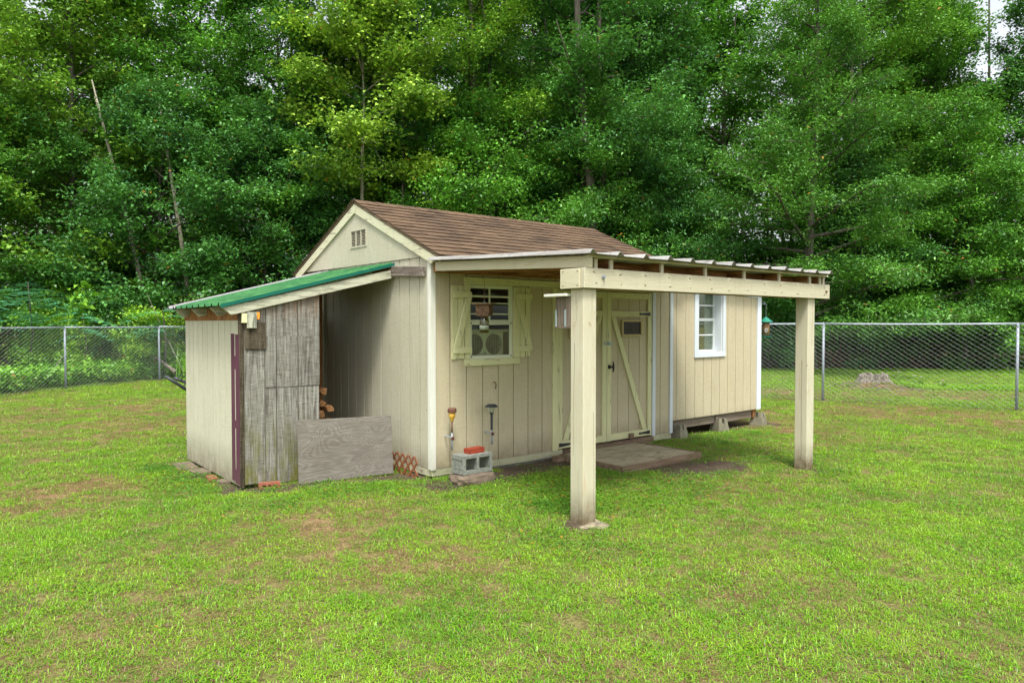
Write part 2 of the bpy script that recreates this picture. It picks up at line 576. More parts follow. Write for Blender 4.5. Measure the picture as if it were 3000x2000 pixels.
def m_grass():
    s = N('grass_blade')
    g = s.n('ShaderNodeNewGeometry')
    at = s.n('ShaderNodeAttribute')
    at.attribute_type = 'INSTANCER'
    at.attribute_name = 'dry'
    r = g.outputs['Random Per Island']
    r3 = s.math('FRACT', s.math('MULTIPLY', r, 57.3))
    big = s.noise(s.coord('World'), 1.1, 6, 0.75)
    f = s.math('ADD', s.math('MULTIPLY', r, 0.75), s.math('MULTIPLY', s.math('SUBTRACT', big, 0.42), 1.9), True)
    green = s.mix(f, (0.060, 0.235, 0.005), (0.295, 0.520, 0.016))
    straw = s.mix(r3, (0.17, 0.105, 0.05), (0.44, 0.31, 0.15))
    isdry = s.math('LESS_THAN', r3, s.math('ADD', s.math('MULTIPLY', at.outputs['Fac'], 0.85), 0.06))
    c = s.mix(isdry, green, straw)
    d = s.n('ShaderNodeBsdfDiffuse')
    s.l(c, d.inputs[0])
    t = s.n('ShaderNodeBsdfTranslucent')
    s.l(c, t.inputs[0])
    m1 = s.n('ShaderNodeMixShader')
    m1.inputs[0].default_value = 0.32
    s.l(d.outputs[0], m1.inputs[1])
    s.l(t.outputs[0], m1.inputs[2])
    gl = s.n('ShaderNodeBsdfGlossy')
    gl.inputs['Roughness'].default_value = 0.5
    m2 = s.n('ShaderNodeMixShader')
    m2.inputs[0].default_value = 0.04
    s.l(m1.outputs[0], m2.inputs[1])
    s.l(gl.outputs[0], m2.inputs[2])
    s.l(m2.outputs[0], s.out.inputs[0])
    return s.m


M['grass'] = m_grass()
M['weed'] = m_leaf('clover_leaf', (0.045, 0.17, 0.014), (0.17, 0.34, 0.025), 0.01, 0.3)


def m_ground():
    s = N('lawn_soil')
    at = s.n('ShaderNodeAttribute')
    at.attribute_name = 'dry'
    ab = s.n('ShaderNodeAttribute')
    ab.attribute_name = 'bare'
    v = s.coord('World')
    n1 = s.noise(v, 45, 5, 0.75)
    n2 = s.noise(v, 7, 5, 0.7)
    green = s.mix(s.ramp(n1, [(0.35, 0.0), (0.65, 1.0)]), (0.075, 0.060, 0.028), (0.17, 0.20, 0.05))
    straw = s.mix(s.ramp(n1, [(0.3, 0.0), (0.7, 1.0)]), (0.10, 0.065, 0.03), (0.33, 0.23, 0.115))
    soil = s.mix(s.ramp(n1, [(0.35, 0.0), (0.65, 1.0)]), (0.035, 0.025, 0.017), (0.105, 0.078, 0.053))
    soil = s.mix(s.ramp(n2, [(0.4, 0.0), (0.7, 0.6)]), soil, (0.13, 0.10, 0.075))
    c = s.mix(s.math('ADD', s.math('MULTIPLY', at.outputs['Fac'], 1.1), s.math('SUBTRACT', n2, 0.45), True), green, straw)
    c = s.mix(s.math('ADD', s.math('MULTIPLY', ab.outputs['Fac'], 1.2), s.math('MULTIPLY', s.math('SUBTRACT', n2, 0.5), 0.3), True), c, soil)
    s.bsdf(c, 0.95, s.bump(s.math('ADD', n1, n2), 0.8, 0.012), spec=0.1)
    return s.m


M['ground'] = m_ground()

# ------------------------------------------------------------------ ground
DRY = [(0.70, 7.74, 0.9, 1), (1.18, 8.06, 0.7, .9), (2.25, 3.95, 0.35, .9), (2.69, 3.44, 0.4, .6), (2.36, 4.9, 0.5, .6), (2.72, 3.73, 0.6, .7),
       (13.2, 6.1, 1.8, .9), (9.7, 5.7, 1.4, .8), (7.6, 5.2, 1.0, .5), (6.1, 3.99, 0.7, .6), (2.5, 12.56, 1.8, .8), (1.44, 15.8, 1.3, .7),
       (2.5, 15.6, 1.6, .6), (13.66, 5.1, 1.6, .8), (13.3, 3.7, 1.2, .7), (3.0, 14.5, 1.5, .7), (18.2, 7.4, 1.7, 1), (17.0, 6.2, 1.2, .9),
       (16.2, 8.2, 1.6, .8), (19.5, 6.0, 1.6, .6), (1.2, 10.5, 1.2, .6), (15.0, 9.0, 1.5, .7), (11.2, 7.3, 1.3, .6), (2.2, 5.8, .8, .4),
       (3.1, 5.6, .5, .5), (5.6, 3.1, .9, .3), (1.1, 5.2, .5, .3), (3.9, 2.4, .6, .3)]


def seg_d(x, y, ax, ay, bx, by):
    dx, dy = bx - ax, by - ay
    t = max(0, min(1, ((x - ax) * dx + (y - ay) * dy) / (dx * dx + dy * dy)))
    return math.hypot(x - ax - dx * t, y - ay - dy * t)


LF = [(8.5, 23.8), (4.94, 21.7), (2.51, 20.3), (0.35, 18.6), (-1.75, 16.95), (-3.9, 15.25)]
RF = [(8.5, 23.8), (9.66, 20.5), (10.82, 17.2), (11.98, 13.85), (13.15, 10.55), (14.32, 7.23), (15.44, 4.13), (16.55, 1.0), (17.65, -2.1)]


def fence_d(x, y):
    return min([seg_d(x, y, *LF[i], *LF[i + 1]) for i in range(len(LF) - 1)] + [seg_d(x, y, *RF[i], *RF[i + 1]) for i in range(len(RF) - 1)])


def dry_at(x, y):
    n = noise.fractal(Vector((x * 0.55, y * 0.55, 3.3)), 1.0, 2.0, 4)
    n2 = noise.noise(Vector((x * 3.1, y * 3.1, 9.3)))
    n3 = noise.noise(Vector((x * 9.0, y * 9.0, 4.1)))
    d = max(0.0, min(0.70, 0.17 + n * 0.34 + n2 * 0.20 + n3 * 0.16))
    for bx, by, br, k in DRY:
        q = math.hypot(x - bx, y - by) / br
        if q < 1.4:
            d += k * math.exp(-q * q * 1.6) * max(0.0, 0.50 + 0.75 * n2 + 0.7 * n3)
    return max(0.0, min(1.0, d))


def inpoly(x, y, P):
    c = False
    for i in range(len(P)):
        x1, y1 = P[i]
        x2, y2 = P[i - 1]
        if (y1 > y) != (y2 > y) and x < (x2 - x1) * (y - y1) / (y2 - y1) + x1:
            c = not c
    return c


def smooth(a, b, v):
    t = max(0.0, min(1.0, (v - a) / (b - a)))
    return t * t * (3 - 2 * t)


def bare_at(x, y):
    n = noise.fractal(Vector((x * 2.2, y * 2.2, 7.0)), 1.0, 2.0, 4) * 0.22
    b = 0.0
    b = max(b, 1 - smooth(0.18, 0.50, seg_d(x, y, 6.35, 4.80, 6.95, 4.74) * 0.9 + n))      # dug patch beside the step
    b = max(b, 1 - smooth(0.10, 0.42, seg_d(x, y, 3.9, 5.85, 5.75, 5.95) + n))            # along the front wall
    b = max(b, 0.9 * (1 - smooth(0.05, 0.32, seg_d(x, y, 2.45, 6.80, 3.95, 6.35) + n)))   # foot of the lean-to
    b = max(b, 0.9 * (1 - smooth(0.05, 0.26, seg_d(x, y, 2.18, 6.95, 2.16, 8.9) + n)))
    b = max(b, 1 - smooth(0.10, 0.26, math.hypot(x - 3.98, y - 3.93) + n * 0.5))
    b = max(b, 0.6 * (1 - smooth(0.08, 0.2, math.hypot(x - 7.45, y - 3.95) + n)))
    b = max(b, 0.6 * (1 - smooth(0.1, 0.4, seg_d(x, y, 7.9, 6.2, 10.3, 6.3) + n)))
    b = max(b, 0.8 * (1 - smooth(0.1, 0.35, math.hypot(x - 10.35, y - 6.1) + n)))
    b = max(b, 0.75 * (1 - smooth(0.05, 0.20, fence_d(x, y) + n * 0.4)))
    b = max(b, 0.5 * (1 - smooth(0.3, 0.9, math.hypot(x - 18.5, y - 7.6) + n)))
    dep = x * 0.6347 + y * 0.7727
    b = max(b, smooth(24.3, 25.6, dep + n * 3) * 0.95)
    return max(0.0, min(1.0, b))


def gz(x, y):
    z = 0.014 * noise.noise(Vector((x * 0.9, y * 0.9, 0))) + 0.006 * noise.noise(Vector((x * 4, y * 4, 5)))
    d = math.hypot(x - 18.45, y - 8.0)
    z += 0.16 * math.exp(-(d / 0.75) ** 2)
    d = math.hypot(x - 3.9, y - 4.05)
    z += 0.030 * math.exp(-(d / 0.22) ** 2)
    d = seg_d(x, y, 6.35, 4.80, 6.95, 4.74)
    z -= 0.02 * math.exp(-(d / 0.35) ** 2)
    return z - 0.008


def axis(a, b, step, lo, hi):
    xs = list(np.arange(a, b, step))
    g = step
    x = a
    pre = []
    while x > lo:
        g *= 1.22
        x -= g
        pre.append(x)
    x = xs[-1]
    post = []
    g = step
    while x < hi:
        g *= 1.22
        x += g
        post.append(x)
    return pre[::-1] + xs + post


gx = axis(-1.0, 20.0, 0.115, -160, 260)
gy = axis(0.0, 22.0, 0.115, -160, 260)
GV, DV, BV = [], [], []
for y in gy:
    for x in gx:
        near = -3 < x < 24 and -3 < y < 28
        GV.append((x, y, gz(x, y) if near else -0.008))
        DV.append(dry_at(x, y) if near else 0.4)
        BV.append(bare_at(x, y) if near else 0.3)
nx = len(gx)
GF = [(j * nx + i, j * nx + i + 1, (j + 1) * nx + i + 1, (j + 1) * nx + i) for j in range(len(gy) - 1) for i in range(nx - 1)]
me = bpy.data.meshes.new('ground')
me.from_pydata(GV, [], GF)
me.polygons.foreach_set('use_smooth', [True] * len(me.polygons))
me.materials.append(M['ground'])
for nm, vals in (('dry', DV), ('bare', BV)):
    a = me.attributes.new(nm, 'FLOAT', 'POINT')
    a.data.foreach_set('value', vals)
go = bpy.data.objects.new('ground', me)
go['kind'] = 'structure'
C.objects.link(go)


# ------------------------------------------------------------------ boards on a wall
def wall(root, name, m, P, s0, s1, grooves, zb, ztop, holes=(), g=0.010, t=0.013, back=0.05, peaks=(), backname='sheathing', phase=0.0, backtop=None):
    """separate siding boards with open grooves in front of a dark sheathing; P(s, z, depth) gives the place"""
    backtop = backtop or ztop
    out = Vector(P(0, 0, 1)) - Vector(P(0, 0, 0))

    def pieces(edges, gap):
        for a, b in zip(edges[:-1], edges[1:]):
            lo = a + (gap / 2 if a != edges[0] else 0)
            hi = b - (gap / 2 if b != edges[-1] else 0)
            cuts = sorted({lo, hi} | {c for h in holes for c in h[:2] if lo < c < hi})
            for p, q in zip(cuts[:-1], cuts[1:]):
                mid = (p + q) / 2
                zs = sorted([(h[2], h[3]) for h in holes if h[0] < mid < h[1]])
                z = zb
                for h0, h1 in zs:
                    if h0 > z:
                        yield p, q, z, h0
                    z = h1
                if z < ztop(mid):
                    yield p, q, z, None

    def poly(p, q, z0, z1, zt=ztop):
        if z1 is not None:
            top = [(q, z1), (p, z1)]
        else:
            top = [(q, zt(q))] + [(k, zt(k)) for k in peaks if p < k < q] + [(p, zt(p))]
        return [(p, z0), (q, z0)] + top

    edges = [s0] + [x for x in grooves if s0 + 0.01 < x < s1 - 0.01] + [s1]
    for p, q, z0, z1 in pieces(edges, g):
        put(name, Geo().prism([P(a, b, 0.0) for a, b in poly(p, q, z0, z1)], out * t), m, root)
    bk = Geo()
    for p, q, z0, z1 in pieces([s0, s1], 0):
        bk.prism([P(a, b, -back) for a, b in poly(p, q, z0, z1, backtop)], out * (back - 0.0005))
    put(backname, bk, M['sheath'], root)


# ------------------------------------------------------------------ main shed
X0, Y0 = 3.978, 6.16
X1, Y1 = 7.93, 9.42
YC = 7.79
shed = thing('shed', 'tan wooden shed with brown shingle gable roof, shuttered window and double doors', 'shed', (X0, Y0, 0))


def PX(s, z, d):
    return (s, Y0 + 0.012 - d, z)


def PG(s, z, d):
    return (X0 + 0.005 - d, s, z)


WIN = (4.463, 5.070, 1.215, 2.020)
DOOR = (5.755, 7.49, 0.09, 2.01)
wall(shed, 'siding_board', M['siding'], PX, X0 + 0.012, X1, [4.212, 4.425, 4.644, 4.861, 5.08, 5.298, 5.515, 5.73, 7.56, 7.68], 0.09,
     lambda s: 2.27, [WIN, DOOR])
wall(shed, 'siding_board', M['siding_gable'], PG, Y0 + 0.014, Y1, [6.376 + 0.2068 * i for i in range(15)], 0.09, lambda s: 2.30, [], g=0.013, t=0.006)


def ridge_z(s):
    return 3.00 - abs(s - YC) * 0.425


wall(shed, 'gable_panel', M['siding_gable'], lambda s, z, d: (X0 - d, s, z), Y0 - 0.06, Y1 + 0.06, [7.44, 8.03], 2.30, ridge_z, [(7.525, 7.915, 2.52, 2.72)], g=0.004,
     peaks=(YC,), backname='gable_sheathing')
# far gable end and back wall
put('back_wall', B(X0 + 0.07, X1, Y1 - 0.06, Y1, 0.05, 2.28), M['siding'], shed)
put('end_wall', Geo().prism([(X1 - 0.055, Y0 + 0.066, 0.05), (X1 - 0.055, Y1 - 0.062, 0.05), (X1 - 0.055, Y1 - 0.062, 2.28), (X1 - 0.055, YC, 2.97), (X1 - 0.055, Y0 + 0.066, 2.28)], (0.05, 0, 0)), M['siding'], shed)
put('floor', B(X0 + 0.07, X1 - 0.06, Y0 + 0.07, Y1 - 0.065, 0.05, 0.12), M['sheath'], shed)
# gable vent
vent = put('gable_vent', Geo().box(X0 - 0.022, X0 + 0.0, 7.515, 7.535, 2.51, 2.73).box(X0 - 0.022, X0, 7.905, 7.925, 2.51, 2.73).box(X0 - 0.022, X0, 7.535, 7.905, 2.712, 2.73)
           .box(X0 - 0.022, X0, 7.535, 7.905, 2.51, 2.528).box(X0 - 0.02, X0, 7.648, 7.662, 2.528, 2.712).box(X0 - 0.02, X0, 7.778, 7.792, 2.528, 2.712), M['siding_gable'], shed)
put('vent_back', B(X0 + 0.012, X0 + 0.02, 7.525, 7.915, 2.52, 2.72), M['sheath'], vent)
for i in range(10):
    z = 2.534 + i * 0.0182
    g = Geo()
    for a, b in ((7.535, 7.648), (7.662, 7.778), (7.792, 7.905)):
        g.prism([(X0 - 0.016, a, z), (X0 - 0.013, a, z + 0.003), (X0 + 0.008, a, z + 0.013), (X0 + 0.006, a, z + 0.010)], (0, b - a, 0))
    put('vent_slat', g, M['siding_gable'], vent)
# rakes, corner boards
for sgn in (-1, 1):
    e = YC + sgn * 1.80
    k = 0.425
    zr = 3.035
    poly = [(X0 - 0.036, YC, zr), (X0 - 0.036, e, zr - 1.80 * k), (X0 - 0.036, e - sgn * 0.10, zr - 1.80 * k - 0.06), (X0 - 0.036, YC, zr - 0.105)]
    put('rake_board', Geo().prism(poly, (0.022, 0, 0)), M['trim_y'], shed)
put('corner_board', B(X0 - 0.014, X0 - 0.0012, Y0 + 0.001, Y0 + 0.046, 0.085, 2.262), M['white_z'], shed, 0.002)
put('corner_board', B(X0 - 0.012, X0 + 0.050, Y0 - 0.015, Y0 - 0.0012, 0.080, 2.262), M['white_z'], shed, 0.002)
put('corner_board', B(7.868, X1 + 0.004, Y0 - 0.022, Y0 - 0.001, 0.085, 2.08), M['white_cool'], shed, 0.002)
put('corner_board', B(X0 - 0.020, X0 - 0.001, Y1 - 0.07, Y1 + 0.004, 0.09, 2.29), M['white_z'], shed, 0.002)
# rim boards and wire skirt
put('rim_board', B(X0 + 0.010, 5.85, Y0 + 0.004, Y0 + 0.04, 0.012, 0.088), M['trim_x'], shed, 0.002)
put('rim_board', B(7.52, X1, Y0 + 0.004, Y0 + 0.04, 0.010, 0.086), M['trim_x'], shed, 0.002)
put('rim_board', B(X0 + 0.002, X0 + 0.034, Y0 + 0.042, Y1, 0.010, 0.088), M['trim_y'], shed, 0.002)
g = Geo()
for (a, b) in ((4.0, 5.86), (7.54, 7.93)):
    n = int((b - a) / 0.0165)
    for i in range(n + 1):
        x = a + i * 0.0165
        g.box(x, x + 0.0016, Y0 - 0.003, Y0 - 0.0014, -0.03, 0.088)
    for k in range(8):
        g.box(a, b, Y0 - 0.0012, Y0 + 0.0004, -0.03 + k * 0.0165, -0.0284 + k * 0.0165)
put('wire_skirt', g, M['mesh'], shed, kind='stuff')
put('gap_shade_strip', B(X0 + 0.06, X1, Y0 + 0.06, Y0 + 0.09, -0.04, 0.05), M['fandark'], shed)  # dark strip added to stand in for the shade under the shed
put('foundation_block', B(4.02, 4.22, 6.24, 6.6, -0.03, 0.09), M['pier'], shed)
put('foundation_block', B(4.02, 4.22, 7.6, 7.9, -0.03, 0.09), M['pier'], shed)

# roof deck, shingles, ridge caps
EY = 5.93
RZ = 3.075
SL = math.hypot(YC - EY, (YC - EY) * 0.425)
sy, sz = (YC - EY) / SL, (YC - EY) * 0.425 / SL
ez = RZ - (YC - EY) * 0.425
RX0, RX1 = 3.925, 8.065


def RP(x, s, h):      # front slope: s up the slope, h out of it
    return (x, EY + s * sy - h * sz, ez + s * sz + h * sy)


roof = put('roof', Geo().prism([RP(RX0 + 0.012, 0.01, -0.006), RP(RX0 + 0.012, SL - 0.01, -0.006), RP(RX0 + 0.012, SL - 0.03, -0.030), RP(RX0 + 0.012, 0.01, -0.030)], (RX1 - RX0 - 0.024, 0, 0))
           .prism([(RX0 + 0.012, 2 * YC - RP(0, 0.01, 0)[1], RP(0, 0.01, -0.006)[2]), (RX0 + 0.012, 2 * YC - RP(0, SL - 0.01, 0)[1], RP(0, SL - 0.01, -0.006)[2]),
                   (RX0 + 0.012, 2 * YC - RP(0, SL - 0.03, 0)[1], RP(0, SL - 0.03, -0.03)[2]), (RX0 + 0.012, 2 * YC - RP(0, 0.01, 0)[1], RP(0, 0.01, -0.03)[2])], (RX1 - RX0 - 0.024, 0, 0)),
           M['sheath'], shed, label='roof deck under brown shingles')
rr = random.Random(3)
NR = 14
ex = SL / NR
for i in range(NR):
    x = RX0 - (0.0 if i % 2 else 0.15) + rr.uniform(-0.01, 0.01)
    while x < RX1 - 0.01:
        a, b = max(x, RX0), min(x + 0.302, RX1)
        if b - a > 0.03:
            l1, l2 = rr.uniform(0.010, 0.016), rr.uniform(0.010, 0.016)
            s0 = i * ex - 0.006 + rr.uniform(-0.002, 0.002)
            s1 = min(i * ex + ex + 0.02, SL)
            a2, b2 = a + 0.0030, b - 0.0030
            g = Geo().add([RP(a2, s0, l1 - 0.005), RP(b2, s0, l2 - 0.005), RP(b2, s1, -0.004), RP(a2, s1, -0.004),
                           RP(a2, s0, l1), RP(b2, s0, l2), RP(b2, s1, 0.0012), RP(a2, s1, 0.0012)],
                          [(0, 3, 2, 1), (4, 5, 6, 7), (0, 1, 5, 4), (1, 2, 6, 5), (2, 3, 7, 6), (3, 0, 4, 7)])
            put('shingle', g, M['shingle'], roof)
        x += 0.3025
g = Geo()
for i in range(NR):
    s0, s1 = i * ex - 0.006, min(i * ex + ex + 0.02, SL)
    pts = [RP(RX0, s0, 0.004), RP(RX0, s1, -0.004), RP(RX0, s1, 0.0012), RP(RX0, s0, 0.009)]
    g.prism([(p[0], 2 * YC - p[1], p[2]) for p in pts], (RX1 - RX0, 0, 0))
put('back_slope_shingles', g, M['shingle'], roof, kind='stuff')
x = RX0
while x < RX1 - 0.03:
    b = min(x + 0.17, RX1)
    h0, h1 = 0.010, 0.003
    v = []
    for xx, h in ((x, h0), (b, h1)):
        for th in (0, 0.006):
            v += [(xx, YC - 0.13, RZ - 0.13 * 0.425 + h + th), (xx, YC - 0.03, RZ - 0.004 + h + th), (xx, YC + 0.03, RZ - 0.004 + h + th), (xx, YC + 0.13, RZ - 0.13 * 0.425 + h + th)]
    put('ridge_shingle', Geo().add(v, [(0, 1, 5, 4), (1, 2, 6, 5), (2, 3, 7, 6), (8, 12, 13, 9), (9, 13, 14, 10), (10, 14, 15, 11), (4, 5, 13, 12), (5, 6, 14, 13), (6, 7, 15, 14),
                                       (0, 8, 9, 1), (1, 9, 10, 2), (2, 10, 11, 3), (0, 4, 12, 8), (3, 11, 15, 7)]), M['shingle'], roof)
    x += 0.145
put('eave_board', B(X0 - 0.03, 8.03, 5.945, 5.965, 2.215, 2.262), M['trim_x'], shed)
put('soffit', B(X0 - 0.02, 8.03, 5.967, Y0 - 0.024, 2.245, 2.262), M['trim_x'], shed)

# ---- main window
win = put('window', Geo().box(4.465, 4.482, Y0 + 0.0, Y0 + 0.05, 1.217, 2.018).box(5.052, 5.068, Y0, Y0 + 0.05, 1.217, 2.018)
          .box(4.482, 5.052, Y0, Y0 + 0.05, 2.000, 2.018).box(4.482, 5.052, Y0, Y0 + 0.05, 1.217, 1.232), M['frame_vinyl'], shed, label='shed window with fan behind its lower sash')
put('casing_board', B(4.393, 4.463, Y0 - 0.024, Y0 - 0.001, 1.222, 2.020), M['trim_z'], win, 0.002)
put('casing_board', B(5.072, 5.157, Y0 - 0.024, Y0 - 0.001, 1.222, 2.010), M['trim_z'], win, 0.002)
put('casing_board', B(4.388, 5.158, Y0 - 0.026, Y0 - 0.001, 2.022, 2.099), M['trim_x'], win, 0.002)
put('casing_board', B(4.390, 5.158, Y0 - 0.026, Y0 - 0.001, 1.146, 1.219), M['trim_x'], win, 0.002)
g = Geo()
ys, ye = Y0 + 0.014, Y0 + 0.030
for z0, z1 in ((1.888, 1.908), (1.818, 1.830), (1.700, 1.714), (1.984, 2.000), (1.618, 1.642)):
    g.box(4.482, 5.052, ys + 0.002, ye - 0.002, z0, z1)
g.box(4.745, 4.762, ys, ye, 1.642, 1.984).box(5.022, 5.052, ys, ye, 1.642, 1.984)
put('upper_sash', g, M['frame_vinyl'], win)
put('lower_sash', Geo().box(4.482, 5.052, Y0 + 0.001, Y0 + 0.013, 1.588, 1.617).box(4.482, 4.500, Y0 + 0.001, Y0 + 0.013, 1.252, 1.588)
    .box(5.022, 5.052, Y0 + 0.001, Y0 + 0.013, 1.252, 1.588).box(4.482, 5.052, Y0 + 0.001, Y0 + 0.013, 1.232, 1.252), M['frame_vinyl'], win)
put('inner_rail', B(4.482, 5.052, Y0 + 0.032, Y0 + 0.046, 1.512, 1.532), M['frame_vinyl'], win)
put('pane', B(4.482, 5.022, Y0 + 0.021, Y0 + 0.023, 1.642, 1.984), M['glass'], win)
put('pane', B(4.500, 5.022, Y0 + 0.006, Y0 + 0.008, 1.252, 1.588), M['glass'], win)
for x, z in ((4.484, 1.596), (5.036, 1.596), (4.484, 1.236), (5.036, 1.236)):
    put('corner_key', B(x, x + 0.014, Y0 - 0.003, Y0 + 0.0005, z, z + 0.014), M['rust'], win)

# ---- shutters
for side, planks, bx in (('left', ((4.225, 4.301), (4.311, 4.386)), (4.237, 4.470)), ('right', ((5.166, 5.236), (5.246, 5.316)), (5.090, 5.330))):
    sh = put('shutter', B(*planks[0], Y0 - 0.020, Y0 - 0.001, 1.222, 2.006 if side == 'left' else 2.012), M['trim_z'], shed, 0.002, label='%s pale yellow shutter with a slanting brace' % side)
    put('plank', B(*planks[1], Y0 - 0.021, Y0 - 0.001, 1.228, 2.004), M['trim_z'], sh, 0.002)
    put('batten', B(*bx, Y0 - 0.046, Y0 - 0.027, 1.873, 1.940), M['trim_x'], sh, 0.002)
    put('batten', B(*bx, Y0 - 0.046, Y0 - 0.027, 1.286, 1.352), M['trim_x'], sh, 0.002)
    y = Y0 - 0.046
    if side == 'left':
        pl = [(4.240, 1.354), (4.312, 1.354), (4.468, 1.871), (4.396, 1.871)]
    else:
        pl = [(5.255, 1.354), (5.328, 1.354), (5.165, 1.871), (5.094, 1.871)]
    put('brace', Geo().prism([(a, y, b) for a, b in pl], (0, 0.019, 0)), M['trim_z'], sh, 0.0015)
put('header_board', B(5.160, 6.28, Y0 - 0.024, Y0 - 0.001, 2.030, 2.096), M['trim_x'], shed, 0.002)
put('header_board', B(6.284, 7.560, Y0 - 0.024, Y0 - 0.001, 2.028, 2.096), M['trim_x'], shed, 0.002)
put('header_board', B(7.562, 7.866, Y0 - 0.022, Y0 - 0.001, 2.050, 2.090), M['white_cool'], shed, 0.002)
put('wall_hook', Geo().tube([(4.79, Y0, 0.955), (4.79, Y0 - 0.035, 0.955), (4.80, Y0 - 0.04, 0.935), (4.793, Y0 - 0.04, 0.88)], 0.006, 6), M['rust'], shed)

# ---- double doors
put('door_casing', B(5.672, 5.750, Y0 - 0.022, Y0 - 0.001, 0.086, 2.026), M['trim_z'], shed, 0.002)
put('door_casing', B(7.494, 7.560, Y0 - 0.022, Y0 - 0.001, 0.084, 2.024), M['white_cool'], shed, 0.002)


def make_door(x0, x1, hinge_right, label):
    zb, zt = 0.100, 2.004
    yf = Y0 - 0.012
    d = put('door', B(x0, x1, Y0 + 0.030, Y0 + 0.045, zb, zt), M['sheath'], shed, label=label)
    gs = [x0 + 0.003] + [x0 + 0.21 * i + 0.02 for i in range(1, 5) if x0 + 0.21 * i + 0.02 < x1 - 0.03] + [x1 - 0.003]
    for a, b in zip(gs[:-1], gs[1:]):
        put('plank', B(a + 0.004, b - 0.004, Y0 + 0.014, Y0 + 0.0295, zb + 0.002, zt - 0.002), M['siding'], d)
    yb = yf + 0.025
    put('stile', B(x0 + 0.001, x0 + 0.078, yf, yb, zb, zt), M['trim_z'], d, 0.002)
    put('stile', B(x1 - 0.078, x1 - 0.001, yf, yb, zb, zt), M['trim_z'], d, 0.002)
    a, b = x0 + 0.080, x1 - 0.080
    put('rail', B(a, b, yf + 0.001, yb, 1.925, zt - 0.004), M['trim_x'], d, 0.002)
    put('rail', B(a, b, yf + 0.001, yb, 1.690, 1.765), M['trim_x'], d, 0.002)
    put('rail', B(a, b, yf + 0.001, yb, zb + 0.003, zb + 0.088), M['trim_x'], d, 0.002)
    zl, zh = zb + 0.091, 1.687
    if hinge_right:
        pl = [(b - 0.095, zl), (b - 0.012, zl), (a + 0.082, zh), (a + 0.003, zh)]
        wx0, wx1 = 6.884, 7.287
    else:
        pl = [(a + 0.012, zl), (a + 0.095, zl), (b - 0.003, zh), (b - 0.082, zh)]
        wx0, wx1 = 5.955, 6.355
    put('brace', Geo().prism([(p, yf + 0.002, q) for p, q in pl], (0, yb - yf - 0.003, 0)), M['trim_z'], d, 0.0015)
    z0, z1 = 1.432, 1.654
    t = 0.03
    put('porthole_frame', Geo().box(wx0, wx1, yf - 0.012, yb + 0.0, z1 - t, z1).box(wx0, wx1, yf - 0.012, yb, z0, z0 + t)
        .box(wx0, wx0 + t, yf - 0.011, yb, z0 + t, z1 - t).box(wx1 - t, wx1, yf - 0.011, yb, z0 + t, z1 - t), M['doorframe'], d, 0.004)
    put('porthole_glass', B(wx0 + t, wx1 - t, yf + 0.006, yf + 0.012, z0 + t, z1 - t), M['darkglass'], d)
    for zc in (1.727, 0.145):
        if hinge_right:
            pts = [(7.225, 0), (7.245, 0.018), (7.265, 0.010), (7.45, 0.024), (7.45, -0.024), (7.265, -0.010), (7.245, -0.018)]
        else:
            pts = [(6.010, 0), (5.992, 0.018), (5.972, 0.012), (5.775, 0.024), (5.775, -0.024), (5.972, -0.012), (5.992, -0.018)]
        put('strap_hinge', Geo().prism([(p, yf - 0.007, zc + q) for p, q in pts], (0, 0.006, 0)), M['black'], d)
        xk = 7.238 if hinge_right else 5.998
        put('hinge_bolt', Geo().tube([(xk, yf - 0.016, zc), (xk, yf - 0.006, zc)], 0.008, 8), M['black'], d)
    return d


dl = make_door(5.757, 6.607, False, 'left plank door half hidden by the near porch post')
dr = make_door(6.612, 7.488, True, 'right plank door with Z brace and small dark window')
put('knob', Geo().tube([(6.652, Y0 - 0.012, 1.052), (6.652, Y0 - 0.055, 1.052)], 0.011, 8).tube([(6.652, Y0 - 0.013, 1.052), (6.652, Y0 - 0.018, 1.052)], 0.028, 12)
    .tube([(6.675, Y0 - 0.058, 0.985), (6.672, Y0 - 0.066, 1.02), (6.668, Y0 - 0.068, 1.052), (6.672, Y0 - 0.066, 1.085), (6.675, Y0 - 0.058, 1.12)], [0.006, 0.012, 0.016, 0.012, 0.006], 8), M['black'], dr, smooth=True)
put('hasp', Geo().box(6.622, 6.690, Y0 - 0.022, Y0 - 0.013, 1.325, 1.372).tube([(6.60, Y0 - 0.027, 1.347), (6.665, Y0 - 0.027, 1.347)], 0.005, 6), M['zinc'], dr)
put('strike', B(6.553, 6.590, Y0 - 0.020, Y0 - 0.013, 1.325, 1.372), M['zinc'], dl)
put('wood_stop', B(7.02, 7.10, Y0 - 0.045, Y0 - 0.013, 0.098, 0.165), M['brown_x'], dr, 0.003)
put('threshold', B(5.862, 6.70, Y0 - 0.035, Y0 + 0.05, -0.02, 0.084), M['brown_x'], shed, 0.003)
put('threshold', B(6.705, 7.515, Y0 - 0.032, Y0 + 0.05, -0.02, 0.083), M['brown_x'], shed, 0.003)

# ---- things seen through the window
fan = thing('window_fan', 'grey twin window fan behind the lower sash', 'fan', (4.75, 6.27, 1.235))
fc = ((4.600, 1.372), (4.868, 1.372))
fr = 0.116


def plate(cx, cz, x0, x1, z0, z1, y, r, n=32):
    v, f = [], []
    for k in range(n):
        t = 2 * math.pi * k / n
        c, s_ = math.cos(t), math.sin(t)
        v.append((cx + r * c, y, cz + r * s_))
        kx = ((x1 - cx) if c > 0 else (cx - x0)) / max(abs(c), 1e-6)
        kz = ((z1 - cz) if s_ > 0 else (cz - z0)) / max(abs(s_), 1e-6)
        q = min(kx, kz)
        v.append((cx + q * c, y, cz + q * s_))
    for k in range(n):
        a, b = 2 * k, 2 * ((k + 1) % n)
        f.append((a, b, b + 1, a + 1))
    return v, f


